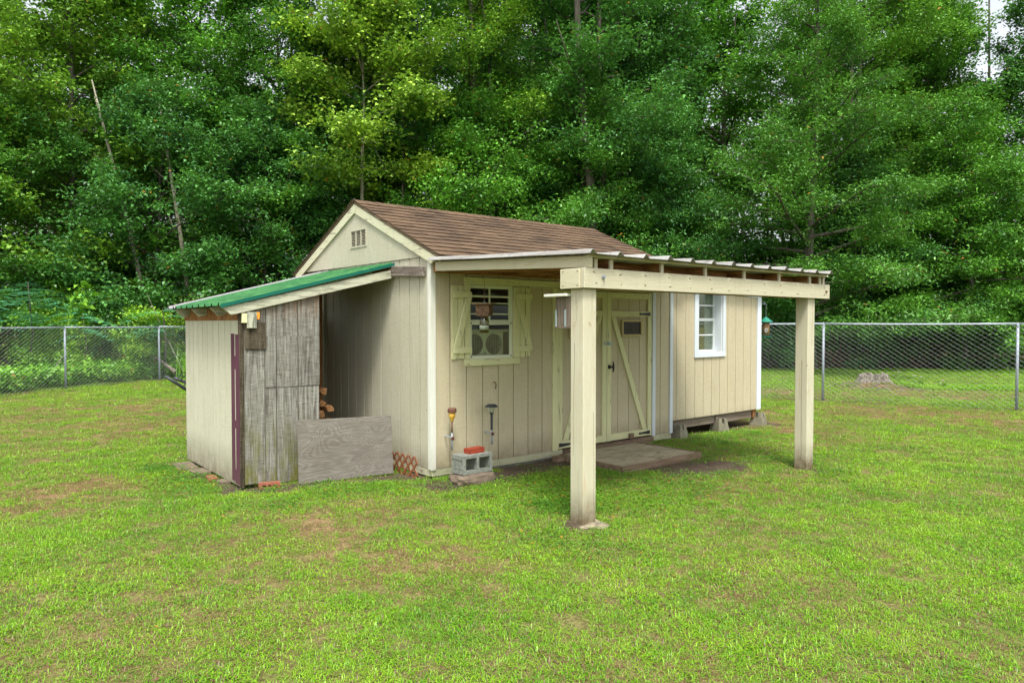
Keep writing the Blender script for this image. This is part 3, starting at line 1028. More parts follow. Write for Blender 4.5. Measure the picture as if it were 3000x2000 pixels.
g = Geo()
g.add(*plate(fc[0][0], fc[0][1], 4.478, 4.735, 1.237, 1.506, 6.248, fr))
g.add(*plate(fc[1][0], fc[1][1], 4.735, 5.000, 1.237, 1.506, 6.248, fr))
g.box(4.478, 5.0, 6.249, 6.33, 1.237, 1.245).box(4.478, 5.0, 6.249, 6.33, 1.498, 1.506).box(4.992, 5.0, 6.249, 6.33, 1.245, 1.498).box(4.478, 4.486, 6.249, 6.33, 1.245, 1.498)
put('body', g, M['fanbody'], fan)
put('back_panel', B(4.487, 4.991, 6.318, 6.326, 1.246, 1.497), M['fandark'], fan)
for cx, cz in fc:
    g = Geo()
    for k in range(-9, 10):
        o = k * 0.0118
        h = math.sqrt(max(0, fr * fr - o * o))
        if h > 0.01:
            g.box(cx - h, cx + h, 6.244, 6.2462, cz + o - 0.0011, cz + o + 0.0011)
            if k % 2 == 0:
                g.box(cx + o - 0.0011, cx + o + 0.0011, 6.2465, 6.248, cz - h, cz + h)
    put('grille', g, M['paper'], fan)
    g = Geo().tube([(cx, 6.255, cz), (cx, 6.30, cz)], 0.034, 14)
    for k in range(5):
        t = k * 2 * math.pi / 5
        a = Vector((math.cos(t), 0, math.sin(t)))
        b = Vector((-math.sin(t), 0.35, math.cos(t)))
        c0 = Vector((cx, 6.28, cz))
        g.prism([c0 + a * 0.03 - b * 0.018, c0 + a * 0.03 + b * 0.018, c0 + a * 0.102 + b * 0.045, c0 + a * 0.108 - b * 0.02], (0, 0.003, 0))
    put('rotor', g, M['fandark'], fan)
put('control_knob', Geo().tube([(4.737, 6.235, 1.275), (4.737, 6.247, 1.275)], 0.014, 10), M['paper'], fan)
bx = thing('carton', 'pale carton with a small blue printed square, inside window above the fan', 'box', (4.56, 6.24, 1.535))
put('carton_body', B(4.505, 4.620, 6.225, 6.30, 1.508, 1.572), M['paper'], bx)
put('blue_print', B(4.560, 4.598, 6.2225, 6.2245, 1.528, 1.560), M['bluesign'], bx)
g = Geo()
lx, lz_ = 4.565, 1.534


def stroke(p, q, w_=0.0035):
    a, b = Vector((lx + p[0], 6.2215, lz_ + p[1])), Vector((lx + q[0], 6.2215, lz_ + q[1]))
    n_ = (b - a).normalized()
    n_ = Vector((-n_.z, 0, n_.x)) * w_ * 0.5
    g.prism([a - n_, a + n_, b + n_, b - n_], (0, 0.0006, 0))


for p, q in (((0.0, 0), (0.006, 0.02)), ((0.006, 0.02), (0.012, 0)), ((0.003, 0.007), (0.009, 0.007)), ((0.027, 0.018), (0.019, 0.019)), ((0.019, 0.019), (0.016, 0.010)), ((0.016, 0.010), (0.019, 0.001)), ((0.019, 0.001), (0.027, 0.002))):
    stroke(p, q)
put('lettering', g, M['paper'], bx)
sf = thing('shelf', 'shelf seen in the dark behind the upper window panes', 'shelf', (4.75, 6.6, 1.90))
put('shelf_board', B(4.3, 5.4, 6.5, 6.8, 1.895, 1.91), M['sheath'], sf)
tag(put('white_box', B(4.60, 4.69, 6.52, 6.60, 1.912, 1.972), M['paper'], bevel=0.003), 'small white box on the shelf, behind the upper left pane', 'box')
tag(put('white_box', B(4.97, 5.14, 6.53, 6.60, 1.912, 1.952), M['paper'], bevel=0.003), 'longer white box on the shelf, behind the upper right pane', 'box')

# ------------------------------------------------------------------ addition on concrete piers
AX1 = 10.150
add = thing('shed_addition', 'tan sided addition with white trimmed window, raised on concrete piers', 'shed addition', (X1, Y0, 0))
AW = (8.525, 9.125, 1.190, 2.13)


def at(s):
    return 2.19 - (s - X1) * 0.045


wall(add, 'siding_board', M['siding_add'], PX, X1 + 0.006, AX1 - 0.006, [8.033, 8.243, 8.459, 8.662, 8.862, 9.067, 9.269, 9.479, 9.691, 9.896], 0.25, at, [AW])
put('trim_board', B(10.055, AX1 + 0.01, Y0 - 0.022, Y0 - 0.001, 0.245, 2.12), M['white_cool'], add, 0.002)
put('trim_board', B(AX1 - 0.004, AX1 + 0.012, Y0 + 0.001, Y0 + 0.08, 0.245, 2.12), M['white_cool'], add, 0.002)
put('trim_board', Geo().prism([(9.195, Y0 - 0.020, 2.040), (10.053, Y0 - 0.020, 2.004), (10.053, Y0 - 0.020, 2.085), (9.195, Y0 - 0.020, 2.125)], (0, 0.019, 0)), M['white_cool'], add, 0.002)
put('end_wall', B(AX1 - 0.06, AX1 - 0.008, Y0 + 0.082, 8.8, 0.25, 2.08), M['siding_add'], add)
put('back_wall', B(X1 + 0.01, AX1 - 0.065, 8.75, 8.8, 0.25, 2.08), M['siding_add'], add)
put('roof', Geo().prism([(X1 + 0.012, 6.02, at(X1) + 0.01), (10.25, 6.02, at(10.25) + 0.01), (10.25, 6.02, at(10.25) + 0.03), (X1 + 0.012, 6.02, at(X1) + 0.03)], (0, 2.85, 0)), M['porchmetal'], add)
aw = put('window', Geo().box(8.527, 8.550, 6.285, 6.325, 1.192, 2.13).box(9.103, 9.124, 6.285, 6.325, 1.192, 2.13).box(8.55, 9.103, 6.285, 6.325, 1.192, 1.212), M['sashwhite'], add,
         label='deep set window with white casing and yellowish filling behind it')
put('casing_board', B(8.432, 8.523, Y0 - 0.022, Y0 - 0.001, 1.190, 2.13), M['white_cool'], aw, 0.002)
put('casing_board', B(9.127, 9.188, Y0 - 0.022, Y0 - 0.001, 1.190, 2.13), M['white_cool'], aw, 0.002)
put('casing_board', B(8.430, 9.190, Y0 - 0.024, Y0 - 0.001, 1.112, 1.188), M['white_cool'], aw, 0.002)
put('jamb', B(9.108, 9.1245, Y0 + 0.002, 6.284, 1.1905, 2.13), M['white_cool'], aw)
put('jamb', B(8.5255, 8.542, Y0 + 0.002, 6.284, 1.1905, 2.13), M['white_cool'], aw)
put('sill', B(8.526, 9.1245, Y0 - 0.020, 6.33, 1.166, 1.1895), M['white_cool'], aw)
for z0, z1, yy in ((1.860, 1.880, 6.302), (1.640, 1.660, 6.302), (1.662, 1.680, 6.295), (1.424, 1.442, 6.302)):
    put('muntin', B(8.552, 9.101, yy, yy + 0.014, z0, z1), M['sashwhite'], aw)
for z0, z1 in ((1.214, 1.422), (1.444, 1.638), (1.684, 1.858), (1.882, 2.13)):
    put('pane', B(8.552, 9.101, 6.306, 6.308, z0, z1), M['glass'], aw)
put('filling', B(8.51, 9.14, 6.345, 6.42, 1.15, 2.13), M['hay'], aw, jitter=0.01)
put('rim_beam', B(X1 + 0.01, 9.02, Y0 + 0.05, Y0 + 0.09, 0.115, 0.248), M['rim'], add, 0.002)
put('rim_beam', B(9.06, 9.62, Y0 + 0.045, Y0 + 0.085, 0.110, 0.248), M['rim'], add, 0.002)
put('rim_beam', B(9.625, 10.0, Y0 + 0.05, Y0 + 0.09, 0.112, 0.248), M['rim'], add, 0.002)
put('skid_post', B(9.022, 9.056, Y0 + 0.02, Y0 + 0.07, 0.10, 0.248), M['rim'], add, 0.002)
put('corner_post', B(10.02, 10.11, Y0 + 0.03, Y0 + 0.12, 0.12, 0.246), M['raw_z'], add, 0.003)
put('floor', B(X1 + 0.01, AX1 - 0.065, Y0 + 0.1, 8.74, 0.20, 0.249), M['fandark'], add)
for i, (px, lab) in enumerate(((8.11, 'concrete deck pier nearest the doors, with a notched top'), (9.10, 'middle concrete deck pier under the addition'), (10.16, 'concrete deck pier at the far corner of the addition'))):
    y = Y0 + 0.02
    g = Geo()
    b, t, h = 0.108, 0.074, 0.185

    def fr_(x0, x1, y0, y1, ztop):
        k = lambda v, c, z: c + v * (b + (t - b) * (z + 0.02) / (h + 0.02)) / b
        vs = []
        for z in (-0.02, ztop):
            vs += [(k(x0, px, z), k(y0, y, z), z), (k(x1, px, z), k(y0, y, z), z), (k(x1, px, z), k(y1, y, z), z), (k(x0, px, z), k(y1, y, z), z)]
        g.add(vs, [(0, 3, 2, 1), (4, 5, 6, 7), (0, 1, 5, 4), (1, 2, 6, 5), (2, 3, 7, 6), (3, 0, 4, 7)])
    fr_(-b, b, -b, b, 0.115)
    for sx in (-1, 1):
        for sy_ in (-1, 1):
            q = 0.030
            x0, x1 = (q, b) if sx > 0 else (-b, -q)
            y0, y1 = (q, b) if sy_ > 0 else (-b, -q)
            k = lambda v, c, z: c + v * (b + (t - b) * (z + 0.02) / (h + 0.02)) / b
            vs = []
            for z in (0.1152, h):
                vs += [(k(x0, px, z), k(y0, y, z), z), (k(x1, px, z), k(y0, y, z), z), (k(x1, px, z), k(y1, y, z), z), (k(x0, px, z), k(y1, y, z), z)]
            g.add(vs, [(0, 3, 2, 1), (4, 5, 6, 7), (0, 1, 5, 4), (1, 2, 6, 5), (2, 3, 7, 6), (3, 0, 4, 7)])
    g.turn((px, y, 0), (0.1, -0.25, 0.2)[i])
    tag(put('deck_pier', g, M['pier'], jitter=0.004), lab, 'pier', 'concrete piers under the addition')

# ------------------------------------------------------------------ porch
porch = thing('porch', 'cream painted porch frame with ribbed metal roof over the shed doors', 'porch', (3.98, 3.9, 0))


def post(x0, y0, s, zt, lab, z0=-0.05):
    o = put('post', B(x0, x0 + s, y0, y0 + s, z0, zt), M['porch_z'], porch, 0.005, label=lab)
    return o


p1 = post(3.932, 3.907, 0.145, 1.876, 'thick near porch post')
p2 = post(7.392, 3.907, 0.145, 1.880, 'thick far porch post')
# knots and checks of the posts (real scars in the wood)
M['knot'] = plain('scarred_knot', (0.43, 0.38, 0.26), 0.9, var=0.5, scale=60, bump=1.0)
M['crack'] = plain('open_wood_crack', (0.10, 0.07, 0.04), 0.95)
for (yy, zz, r) in ((3.985, 1.735, .014), (4.01, 1.595, .022), (3.965, 1.70, .006)):
    put('knot', Geo().tube([(3.9300, yy, zz), (3.9335, yy, zz)], r, 9), M['knot'], p1, jitter=0.004)
for (xx, zz, r) in ((4.062, 1.68, .012), (4.005, 1.60, .018)):
    put('knot', Geo().tube([(xx, 3.9055, zz), (xx, 3.909, zz)], r, 9), M['knot'], p1, jitter=0.004)


def crack(par, pts, wdt, face):
    g = Geo()
    for (a, z), (b, z2) in zip(pts[:-1], pts[1:]):
        if face[0] == 'x':
            x = face[1]
            g.add([(x, a - wdt, z), (x, a + wdt, z), (x, b + wdt, z2), (x, b - wdt, z2), (x + 0.003, a, z), (x + 0.003, b, z2)], [(0, 1, 2, 3)])
        else:
            y = face[1]
            g.add([(a - wdt, y, z), (a + wdt, y, z), (b + wdt, y, z2), (b - wdt, y, z2)], [(0, 1, 2, 3)])
    put('crack', g, M['crack'], par)


rk = random.Random(5)


def crackline(a, z0, z1, amp=0.004):
    n = 9
    v = a
    out = []
    for i in range(n + 1):
        out.append((v, z0 + (z1 - z0) * i / n))
        v += rk.uniform(-amp, amp)
    return out


crack(p1, crackline(4.005, 1.45, 0.55), 0.0011, ('x', 3.9312))
crack(p1, crackline(3.99, 1.85, 1.62), 0.0009, ('x', 3.9312))
crack(p1, crackline(3.962, 0.45, 0.02), 0.0009, ('x', 3.9312))
crack(p1, crackline(4.045, 0.9, 0.05, 0.003), 0.0012, ('y', 3.9062))
crack(p2, crackline(7.49, 1.85, 1.35), 0.0016, ('y', 3.9062))
crack(p2, crackline(3.975, 1.2, 0.1, 0.006), 0.0018, ('x', 7.3912))
put('footing', Geo().lathe([(0.17, -0.04), (0.155, 0.004), (0.09, 0.020)], (4.035, 3.935, 0.0), 22), M['footing'], p1, jitter=0.035)

put('front_beam', B(3.896, 7.785, 3.865, 3.904, 1.878, 2.034), M['porch_x'], porch, 0.003)
put('rear_beam', B(3.934, 7.775, 4.056, 4.094, 1.882, 2.034), M['raw_x'], porch, 0.003)
put('beam_end_cap', B(3.885, 3.925, 3.906, 4.125, 1.877, 2.032), M['porch_y'], porch, 0.003)
bz = Geo().tube([(4.105, 3.855, 1.968), (4.105, 3.866, 1.968)], 0.016, 10).tube([(4.105, 3.838, 1.968), (4.105, 3.856, 1.968)], 0.010, 6)
put('carriage_bolt', bz, M['galv'], porch)
put('carriage_bolt', Geo().tube([(7.70, 3.853, 1.955), (7.70, 3.866, 1.955)], 0.014, 10), M['rust'], porch)
ng = Geo()
for k in range(13):
    x = 4.02 + k * 0.305
    for z in (1.915, 2.0):
        ng.tube([(x + rk.uniform(-.03, .03), 3.862, z + rk.uniform(-.01, .01)), (x, 3.866, z)], 0.0030, 6)
for y in (3.93, 4.09):
    for z in (1.90, 2.01):
        ng.tube([(3.882, y, z), (3.886, y, z)], 0.0045, 6)
put('nail_heads', ng, M['rust'], porch, kind='stuff')


def pz(y):      # underside of the metal sheet
    return 2.137 + (y - 3.80) * 0.0445


def rafter(x0, x1, y0, y1, m, nm='rafter', top=0.0, dz=0.088):
    return put(nm, Geo().prism([(x0, y0, pz(y0) - 0.022 - dz + top), (x0, y1, pz(y1) - 0.022 - dz + top), (x0, y1, pz(y1) - 0.022 + top), (x0, y0, pz(y0) - 0.022 + top)], (x1 - x0, 0, 0)), m, porch, 0.002)


rafter(3.955, 3.993, 3.868, 6.045, M['porch_y'], 'barge_rafter', 0.012, 0.092)
for x in (4.075, 4.256, 4.90, 5.53, 6.167, 6.81, 7.44, 7.66, 7.74):
    rafter(x - 0.019, x + 0.019, 3.93, 6.10, M['raw_y'])
    put('rafter_end', B(x - 0.019, x + 0.019, 3.912, 3.929, pz(3.9) - 0.108, pz(3.9) - 0.024), M['porch_z'], porch)
for y in (3.90, 4.45, 5.0, 5.55, 6.0):
    put('purlin', B(3.96, 7.76, y - 0.03, y + 0.03, pz(y) - 0.021, pz(y) - 0.002), M['porch_x'] if y < 4 else M['raw_x'], porch, 0.002)
put('ledger', B(3.995, 7.80, 6.102, 6.136, 2.125, 2.215), M['raw_x'], porch, 0.002)
for a, b in ((4.277, 4.879), (4.921, 5.509), (5.551, 6.146), (6.188, 6.789), (6.831, 7.419)):
    put('blocking', B(a, b, 4.10, 4.135, 2.037, 2.104), M['raw_x'], porch, 0.002)
# ribbed metal roof, four lapped sheets
RIB = 0.3125


def ribsheet(x0, x1, ribs, mm, lift):
    prof = [(x0, 0.0)]
    for c in ribs:
        for dx, h in ((-0.040, 0.0), (-0.026, 0.014), (-0.014, 0.028), (0.0, 0.034), (0.014, 0.028), (0.026, 0.014), (0.040, 0.0)):
            if x0 < c + dx < x1:
                prof.append((c + dx, h))
    prof.append((x1, 0.0))
    ys_ = (3.79, 4.4, 5.2, 6.07)
    v, f = [], []
    for th in (0.0, 0.0022):
        for y in ys_:
            for x, h in prof:
                v.append((x, y, pz(y) + h + th + lift + 0.002 * math.sin(x * 7 + y * 3)))
    n = len(prof)
    q = n * len(ys_)
    for j in range(len(ys_) - 1):
        for i in range(n - 1):
            a = j * n + i
            f.append((a, a + 1, a + n + 1, a + n))
            f.append((q + a, q + a + n, q + a + n + 1, q + a + 1))
    for i in range(n - 1):
        f.append((i, q + i, q + i + 1, i + 1))
    for j in range(len(ys_) - 1):
        f.append((j * n, (j + 1) * n, q + (j + 1) * n, q + j * n))
        f.append((j * n + n - 1, q + j * n + n - 1, q + (j + 1) * n + n - 1, (j + 1) * n + n - 1))
    return put('roof_sheet', Geo().add(v, f), mm, porch)


for k in range(4):
    a = 3.885 + k * 3 * RIB
    b = a + 3 * RIB + 0.03 + (0.06 if k == 3 else 0)
    ribsheet(a, b, [a + 0.035 + i * RIB for i in range(4)], M['porchmetal'], 0.0026 * k)
put('edge_flashing', B(3.878, 3.884, 3.79, 6.07, 2.115, 2.15), M['porchmetal'], porch) if False else None

# ------------------------------------------------------------------ lean-to
LX, LY0, LY1 = 2.29, 6.93, 8.80
lean = thing('lean_to', 'small wood store with green metal roof leaning on the gable wall', 'lean-to', (LX, LY0, 0))


def lz(x):
    return 1.772 + (x - 2.12) * 0.262


def PL(s, z, d):
    return (LX + 0.003 - d, s, z)


wl_bot = random.Random(4)
wall(lean, 'siding_board', M['siding_lean'], PL, LY0 + 0.04, LY1, [7.183, 7.37, 7.565, 7.76, 7.959, 8.13, 8.308, 8.48, 8.65], 0.02, lambda s: 1.632, back=0.03, g=0.012, t=0.004)
put('header_board', B(LX - 0.004, LX + 0.03, LY0 + 0.042, LY1 + 0.03, 1.634, 1.765), M['raw_z'], lean)
put('corner_post', B(LX - 0.002, LX + 0.036, LY0 - 0.004, LY0 + 0.038, 0.0, 1.70), M['dark_z'], lean, 0.003)
stripe = Geo()
xs0, xs1 = LX - 0.0025, LX - 0.0008
ya, yb_ = 6.942, 7.178
stripe.box(xs0, xs1, ya, 7.050, 0.03, 1.497).box(xs0, xs1, 7.073, yb_, 0.05, 1.502)
for z0, z1 in ((0.03, 0.19), (1.01, 1.065), (0.80, 0.865), (1.24, 1.31)):
    pass
for z0, z1 in ((0.035, 0.17), (0.575, 0.655), (1.155, 1.285)):
    stripe.box(xs0, xs1, 7.050, 7.073, z0, z1)
put('painted_stripe', stripe, M['purple'], lean, label='upright purple painted stripe with a broken pale line')
# front of weathered sheets: joints where the photo has them
yf = LY0 - 0.008


def fz(x):
    return 1.655 + (x - 2.12) * 0.246


fb = [(2.330, 2.530, 0.03, 1.346, 0.0, 'grey_z'), (2.534, 2.642, 0.01, 0.964, 0.0, 'grey_z'), (2.649, 2.866, 0.005, 0.964, 0.002, 'grey_z'), (2.873, 3.094, 0.03, 0.964, 0.0, 'grey_z'),
      (2.534, 2.642, 0.970, 1.475, 0.006, 'grey_z'), (2.649, 2.866, 0.966, 1.475, 0.007, 'grey_z'), (2.873, 3.100, 0.966, 1.475, 0.006, 'grey_z')]
for x0, x1, z0, z1, pr_, mm in fb:
    put('weathered_board', B(x0, x1, yf - pr_, yf + 0.012, z0, z1), M[mm], lean, 0.002)
for x0, x1, pr_ in ((2.545, 2.642, 0.005), (2.649, 2.866, 0.006), (2.873, 3.100, 0.005)):
    put('weathered_board', Geo().prism([(x0, yf - pr_, 1.4762), (x1, yf - pr_, 1.4762), (x1, yf - pr_, fz(x1)), (x0, yf - pr_, fz(x0))], (0, 0.017, 0)), M['grey_z'], lean, 0.002)
put('patch_board', B(2.336, 2.540, yf - 0.018, yf - 0.0075, 1.350, 1.615), M['dark_z'], lean, 0.002, label='dark square patch board')
put('weathered_board', Geo().prism([(2.336, yf, 1.350), (2.54, yf, 1.350), (2.54, yf, fz(2.54)), (2.336, yf, fz(2.336))], (0, 0.010, 0)), M['grey_z'], lean)
put('front_backing', B(2.33, 3.09, yf + 0.013, yf + 0.03, 0.05, 1.69), M['sheath'], lean)
put('scab_block', B(2.349, 2.441, yf - 0.045, yf - 0.019, 1.556, 1.712), M['worn_z'], lean, 0.003)
put('scab_block', B(2.300, 2.347, yf - 0.05, yf - 0.012, 1.607, 1.699), M['trim_z'], lean, 0.003)
put('plastic_clip', B(2.444, 2.474, yf - 0.035, yf - 0.019, 1.640, 1.712), M['orange'], lean, 0.004)
put('fascia_rafter', Geo().prism([(2.118, LY0 - 0.052, 1.752), (2.200, LY0 - 0.052, 1.682), (3.945, LY0 - 0.052, 2.105), (3.945, LY0 - 0.052, 2.198)], (0, 0.036, 0)), M['worn_x'], lean, 0.002)
for y in (7.30, 7.95, 8.60):
    put('rafter_tail', Geo().prism([(2.13, y, 1.758), (2.21, y, 1.675), (3.96, y, 2.10), (3.96, y, 2.225)], (0, 0.036, 0)), M['worn_x'] if y > 0 else M['raw_x'], lean, 0.002)
put('wall_block', Geo().prism([(X0 - 0.060, 6.228, 2.088), (X0 - 0.060, 6.902, 2.128), (X0 - 0.060, 6.902, 2.236), (X0 - 0.060, 6.228, 2.188)], (0.037, 0, 0)), M['greywood_y'], lean, 0.003, label='weathered grey block on the gable wall')
put('wall_ledger', B(X0 - 0.058, X0 - 0.022, LY0, LY1, 2.12, 2.225), M['raw_y'], lean)
put('back_wall', B(LX + 0.04, X0 - 0.03, LY1 - 0.02, LY1, 0.0, 1.75), M['raw_z'], lean)
put('back_post', B(3.885, 3.945, 8.70, 8.776, 0.0, 2.10), M['raw_z'], lean, 0.003)
put('girt', B(3.80, 3.884, 8.73, 8.776, 1.18, 1.22), M['raw_x'], lean, 0.002)
# ribbed green roof
def leansheet(y0, y1, mm, step=0.0, nm='roof_sheet', rib=0.026, pitch=0.2165, first=6.94):
    prof = [(y0, 0.0)]
    c = first
    while c < y1:
        for dy, h in ((-0.030, 0.0), (-0.016, rib), (0.016, rib), (0.030, 0.0)):
            if y0 + 0.002 < c + dy < y1 - 0.002:
                prof.append((c + dy, h))
        for e in (-0.075, 0.075):
            for dy, h in ((-0.010, 0.0), (0.0, 0.004), (0.010, 0.0)):
                if y0 + 0.002 < c + e + dy < y1 - 0.002:
                    prof.append((c + e + dy, h))
        c += pitch
    prof.append((y1, 0.0))
    prof.sort()
    xs_ = (2.10, 2.75, 3.4, 3.955)
    v, f = [], []
    for th in (0.0, 0.002):
        for x in xs_:
            for y, h in prof:
                v.append((x, y, lz(x) + h + th + step))
    n = len(prof)
    q = n * len(xs_)
    for j in range(len(xs_) - 1):
        for i in range(n - 1):
            a = j * n + i
            f.append((a, a + 1, a + n + 1, a + n))
            f.append((q + a, q + a + n, q + a + n + 1, q + a + 1))
    for i in range(n - 1):
        f.append((i, q + i, q + i + 1, i + 1))
        k = (len(xs_) - 1) * n + i
        f.append((k, q + k, q + k + 1, k + 1))
    for j in range(len(xs_) - 1):
        f.append((j * n, (j + 1) * n, q + (j + 1) * n, q + j * n))
        f.append((j * n + n - 1, q + j * n + n - 1, q + (j + 1) * n + n - 1, (j + 1) * n + n - 1))
    return put(nm, Geo().add(v, f), mm, lean)


leansheet(6.865, 7.72, M['greenmetal'], 0.0026, first=6.94)
leansheet(7.70, 8.50, M['greenmetal'], 0.0, first=7.805)
leansheet(8.49, 8.93, M['whitemetal'], 0.003, first=8.56)
put('edge_trim', Geo().prism([(2.095, 6.858, lz(2.095) - 0.016), (3.957, 6.858, lz(3.957) - 0.016), (3.957, 6.858, lz(3.957) + 0.018), (2.095, 6.858, lz(2.095) + 0.018)], (0, 0.006, 0)), M['greenedge'], lean)
put('purlin', Geo().prism([(2.16, 6.90, lz(2.16) - 0.006), (3.93, 6.90, lz(3.93) - 0.006), (3.93, 6.90, lz(3.93) - 0.024), (2.16, 6.90, lz(2.16) - 0.014)], (0, 0.03, 0)), M['raw_x'], lean)

# plywood panel and trellis
pv = Geo()
b0, b1 = Vector((2.800, 6.765, 0.0)), Vector((3.785, 6.610, 0.005))
dn = Vector((-0.155, -0.985, 0)).normalized()
pv.prism([b0 - dn * 0.0, b1, b1 + Vector((0.0, 0.05, 0.612)), b0 + Vector((0.0, 0.03, 0.636))], -dn * -0.014)
tag(put('plywood_panel', pv, M['plywood'], bevel=0.002), 'weathered plywood sheet with swirling grain leaning across the wood store opening', 'plywood panel')
tr = thing('trellis', 'short piece of brown expanding trellis leaning by the shed corner', 'trellis', (3.89, 6.5, 0))
tr_y0, tr_y1 = 6.27, 6.82
for lay in (0, 1):
    for k in range(-4, 9):
        yk = 6.34 + k * 0.118
        # strip leans towards +y or -y
        s_ = 1 if lay else -1
        pts = []
        ya_, za_ = yk, 0.205
        yb2, zb2 = yk + s_ * 0.225, -0.02
        # clip to the panel's width
        lo, hi = tr_y0, tr_y1
        t0, t1 = 0.0, 1.0
        dy = yb2 - ya_
        for lim, sg in ((lo, 1), (hi, -1)):
            da, db = sg * (ya_ - lim), sg * (yb2 - lim)
            if da < 0 and db < 0:
                t0, t1 = 1, 0
            elif da < 0:
                t0 = max(t0, da / (da - db))
            elif db < 0:
                t1 = min(t1, da / (da - db))
        if t1 - t0 < 0.1:
            continue
        A = Vector((3.885 - 0.007 * lay + 0.02 * t0 * 0, ya_ + dy * t0, za_ + (zb2 - za_) * t0))
        Bv = Vector((3.870 - 0.007 * lay, ya_ + dy * t1, za_ + (zb2 - za_) * t1))
        d = (Bv - A).normalized()
        nrm = Vector((0, -d.z, d.y)) * 0.0125
        put('slat', Geo().prism([A - nrm, A + nrm, Bv + nrm, Bv - nrm], (0.006, 0, 0)), M['trellis'], tr)

# firewood
rw = random.Random(9)


def log_label(row, col):
    lay = ('bottom layer', 'second layer up', 'third layer up', 'fourth layer up', 'fifth layer up', 'sixth layer up', 'layer below the top', 'top layer')[row]
    lim = 3.60 - row * 0.038
    xs = [2.36 + c * 0.150 + (row % 2) * 0.06 for c in range(12)]
    xs = [c for c, q in enumerate(xs[:8]) if 2.92 <= q <= lim]
    k = len(xs) - 1 - xs.index(col)
    return 'split log in the %s of the stack, %s' % (lay, ('nearest the gable wall', 'second from the gable wall', 'third from the gable wall', 'fourth from the gable wall', 'fifth from the gable wall')[k])


for row in range(8):
    for col in range(8):
        x = 2.36 + col * 0.150 + (row % 2) * 0.06
        z = 0.06 + row * 0.118
        if x > 3.60 - row * 0.038:
            continue
        if x < 2.92:
            continue
        n = rw.choice((3, 4, 5))
        r_ = rw.uniform(0.045, 0.074)
        a0 = rw.uniform(0, 6.28)
        poly = []
        for k in range(n + 1):
            t = a0 + (1.5 if n == 3 else 2.6) * k / n + rw.uniform(-.12, .12)
            poly.append((x + r_ * math.cos(t), 7.55 + rw.uniform(0, 0.06), z + r_ * math.sin(t)))
        poly.append((x - 0.3 * r_ * math.cos(a0 + 1), 7.56, z - 0.3 * r_ * math.sin(a0 + 1)))
        yoff = rw.uniform(-0.06, 0.16)
        poly = [(p[0], 7.10 + yoff * 0.8, p[2]) for p in poly]
        g = Geo().prism(poly, (rw.uniform(-0.06, 0.06), 0.38, rw.uniform(-0.02, 0.02)))
        g.turn((x, 7.3, z), rw.uniform(-0.3, 0.3))
        tag(put('firewood_log', g, M['log'], bevel=0.003, jitter=0.012), log_label(row, col), 'firewood', 'split logs stacked in the wood store')

# ------------------------------------------------------------------ blocks, bricks, step
blk = Geo()
bx0, bx1, by0, by1, bz0, bz1 = 4.052, 4.425, 5.705, 5.895, 0.092, 0.280
blk.box(bx0 + 0.012, bx1, by0, by1, bz1 - 0.030, bz1).box(bx0 + 0.012, bx1, by0, by1, bz0, bz0 + 0.030)
for a, b in ((bx0 + 0.012, bx0 + 0.040), (bx0 + 0.178, bx0 + 0.206), (bx1 - 0.030, bx1)):
    blk.box(a, b, by0, by1, bz0 + 0.030, bz1 - 0.030)
blk.box(bx0, bx0 + 0.0115, by0, by1, bz1 - 0.045, bz1 - 0.002).box(bx0, bx0 + 0.0115, by0, by1, bz0 + 0.002, bz0 + 0.045).box(bx0 + 0.004, bx0 + 0.0116, by0, by1, bz0 + 0.05, bz1 - 0.05)
tag(put('cinder_block', blk, M['cinder'], jitter=0.002), 'grey two-hole cinder block on a flat rock by the front wall', 'cinder block')
rock = bmesh.new()
bmesh.ops.create_icosphere(rock, subdivisions=3, radius=1)
g = Geo()
for v in rock.verts:
    n = noise.fractal(v.co * 1.7, 1.0, 2.0, 3)
    p = v.co * (1 + 0.22 * n)
    sq = lambda a: math.copysign(abs(a) ** 0.6, a)
    g.v.append((4.245 + sq(p.x) * 0.245, 5.80 + sq(p.y) * 0.150, 0.028 + max(-0.6, min(0.93, sq(p.z))) * 0.066))
g.f = [tuple(v.index for v in f.verts) for f in rock.faces]
rock.free()
tag(put('flat_rock', g, M['paver']), 'flat brown rock under the cinder block', 'rock')


def brick(x, y, z, az, m, lab, l=0.19, wd=0.088, h=0.055, holes=False, cat='brick', grp=None, dz=0.0):
    g = Geo()
    if not holes:
        g.box(x - l / 2, x + l / 2, y - wd / 2, y + wd / 2, z, z + h)
    else:
        g.box(x - l / 2, x + l / 2, y - wd / 2, y + wd / 2, z + h * 0.62, z + h).box(x - l / 2, x + l / 2, y - wd / 2, y + wd / 2, z, z + h * 0.2)
        c = [-l / 2, -l * 0.36, -l * 0.16, -l * 0.07, l * 0.07, l * 0.16, l * 0.36, l / 2]
        for i in range(0, 8, 2):
            g.box(x + c[i], x + c[i + 1], y - wd / 2, y + wd / 2, z + h * 0.2, z + h * 0.62)
    g.turn((x, y, z), az)
    o = tag(put('brick', g, m, jitter=0.0015), lab, cat, grp)
    return o


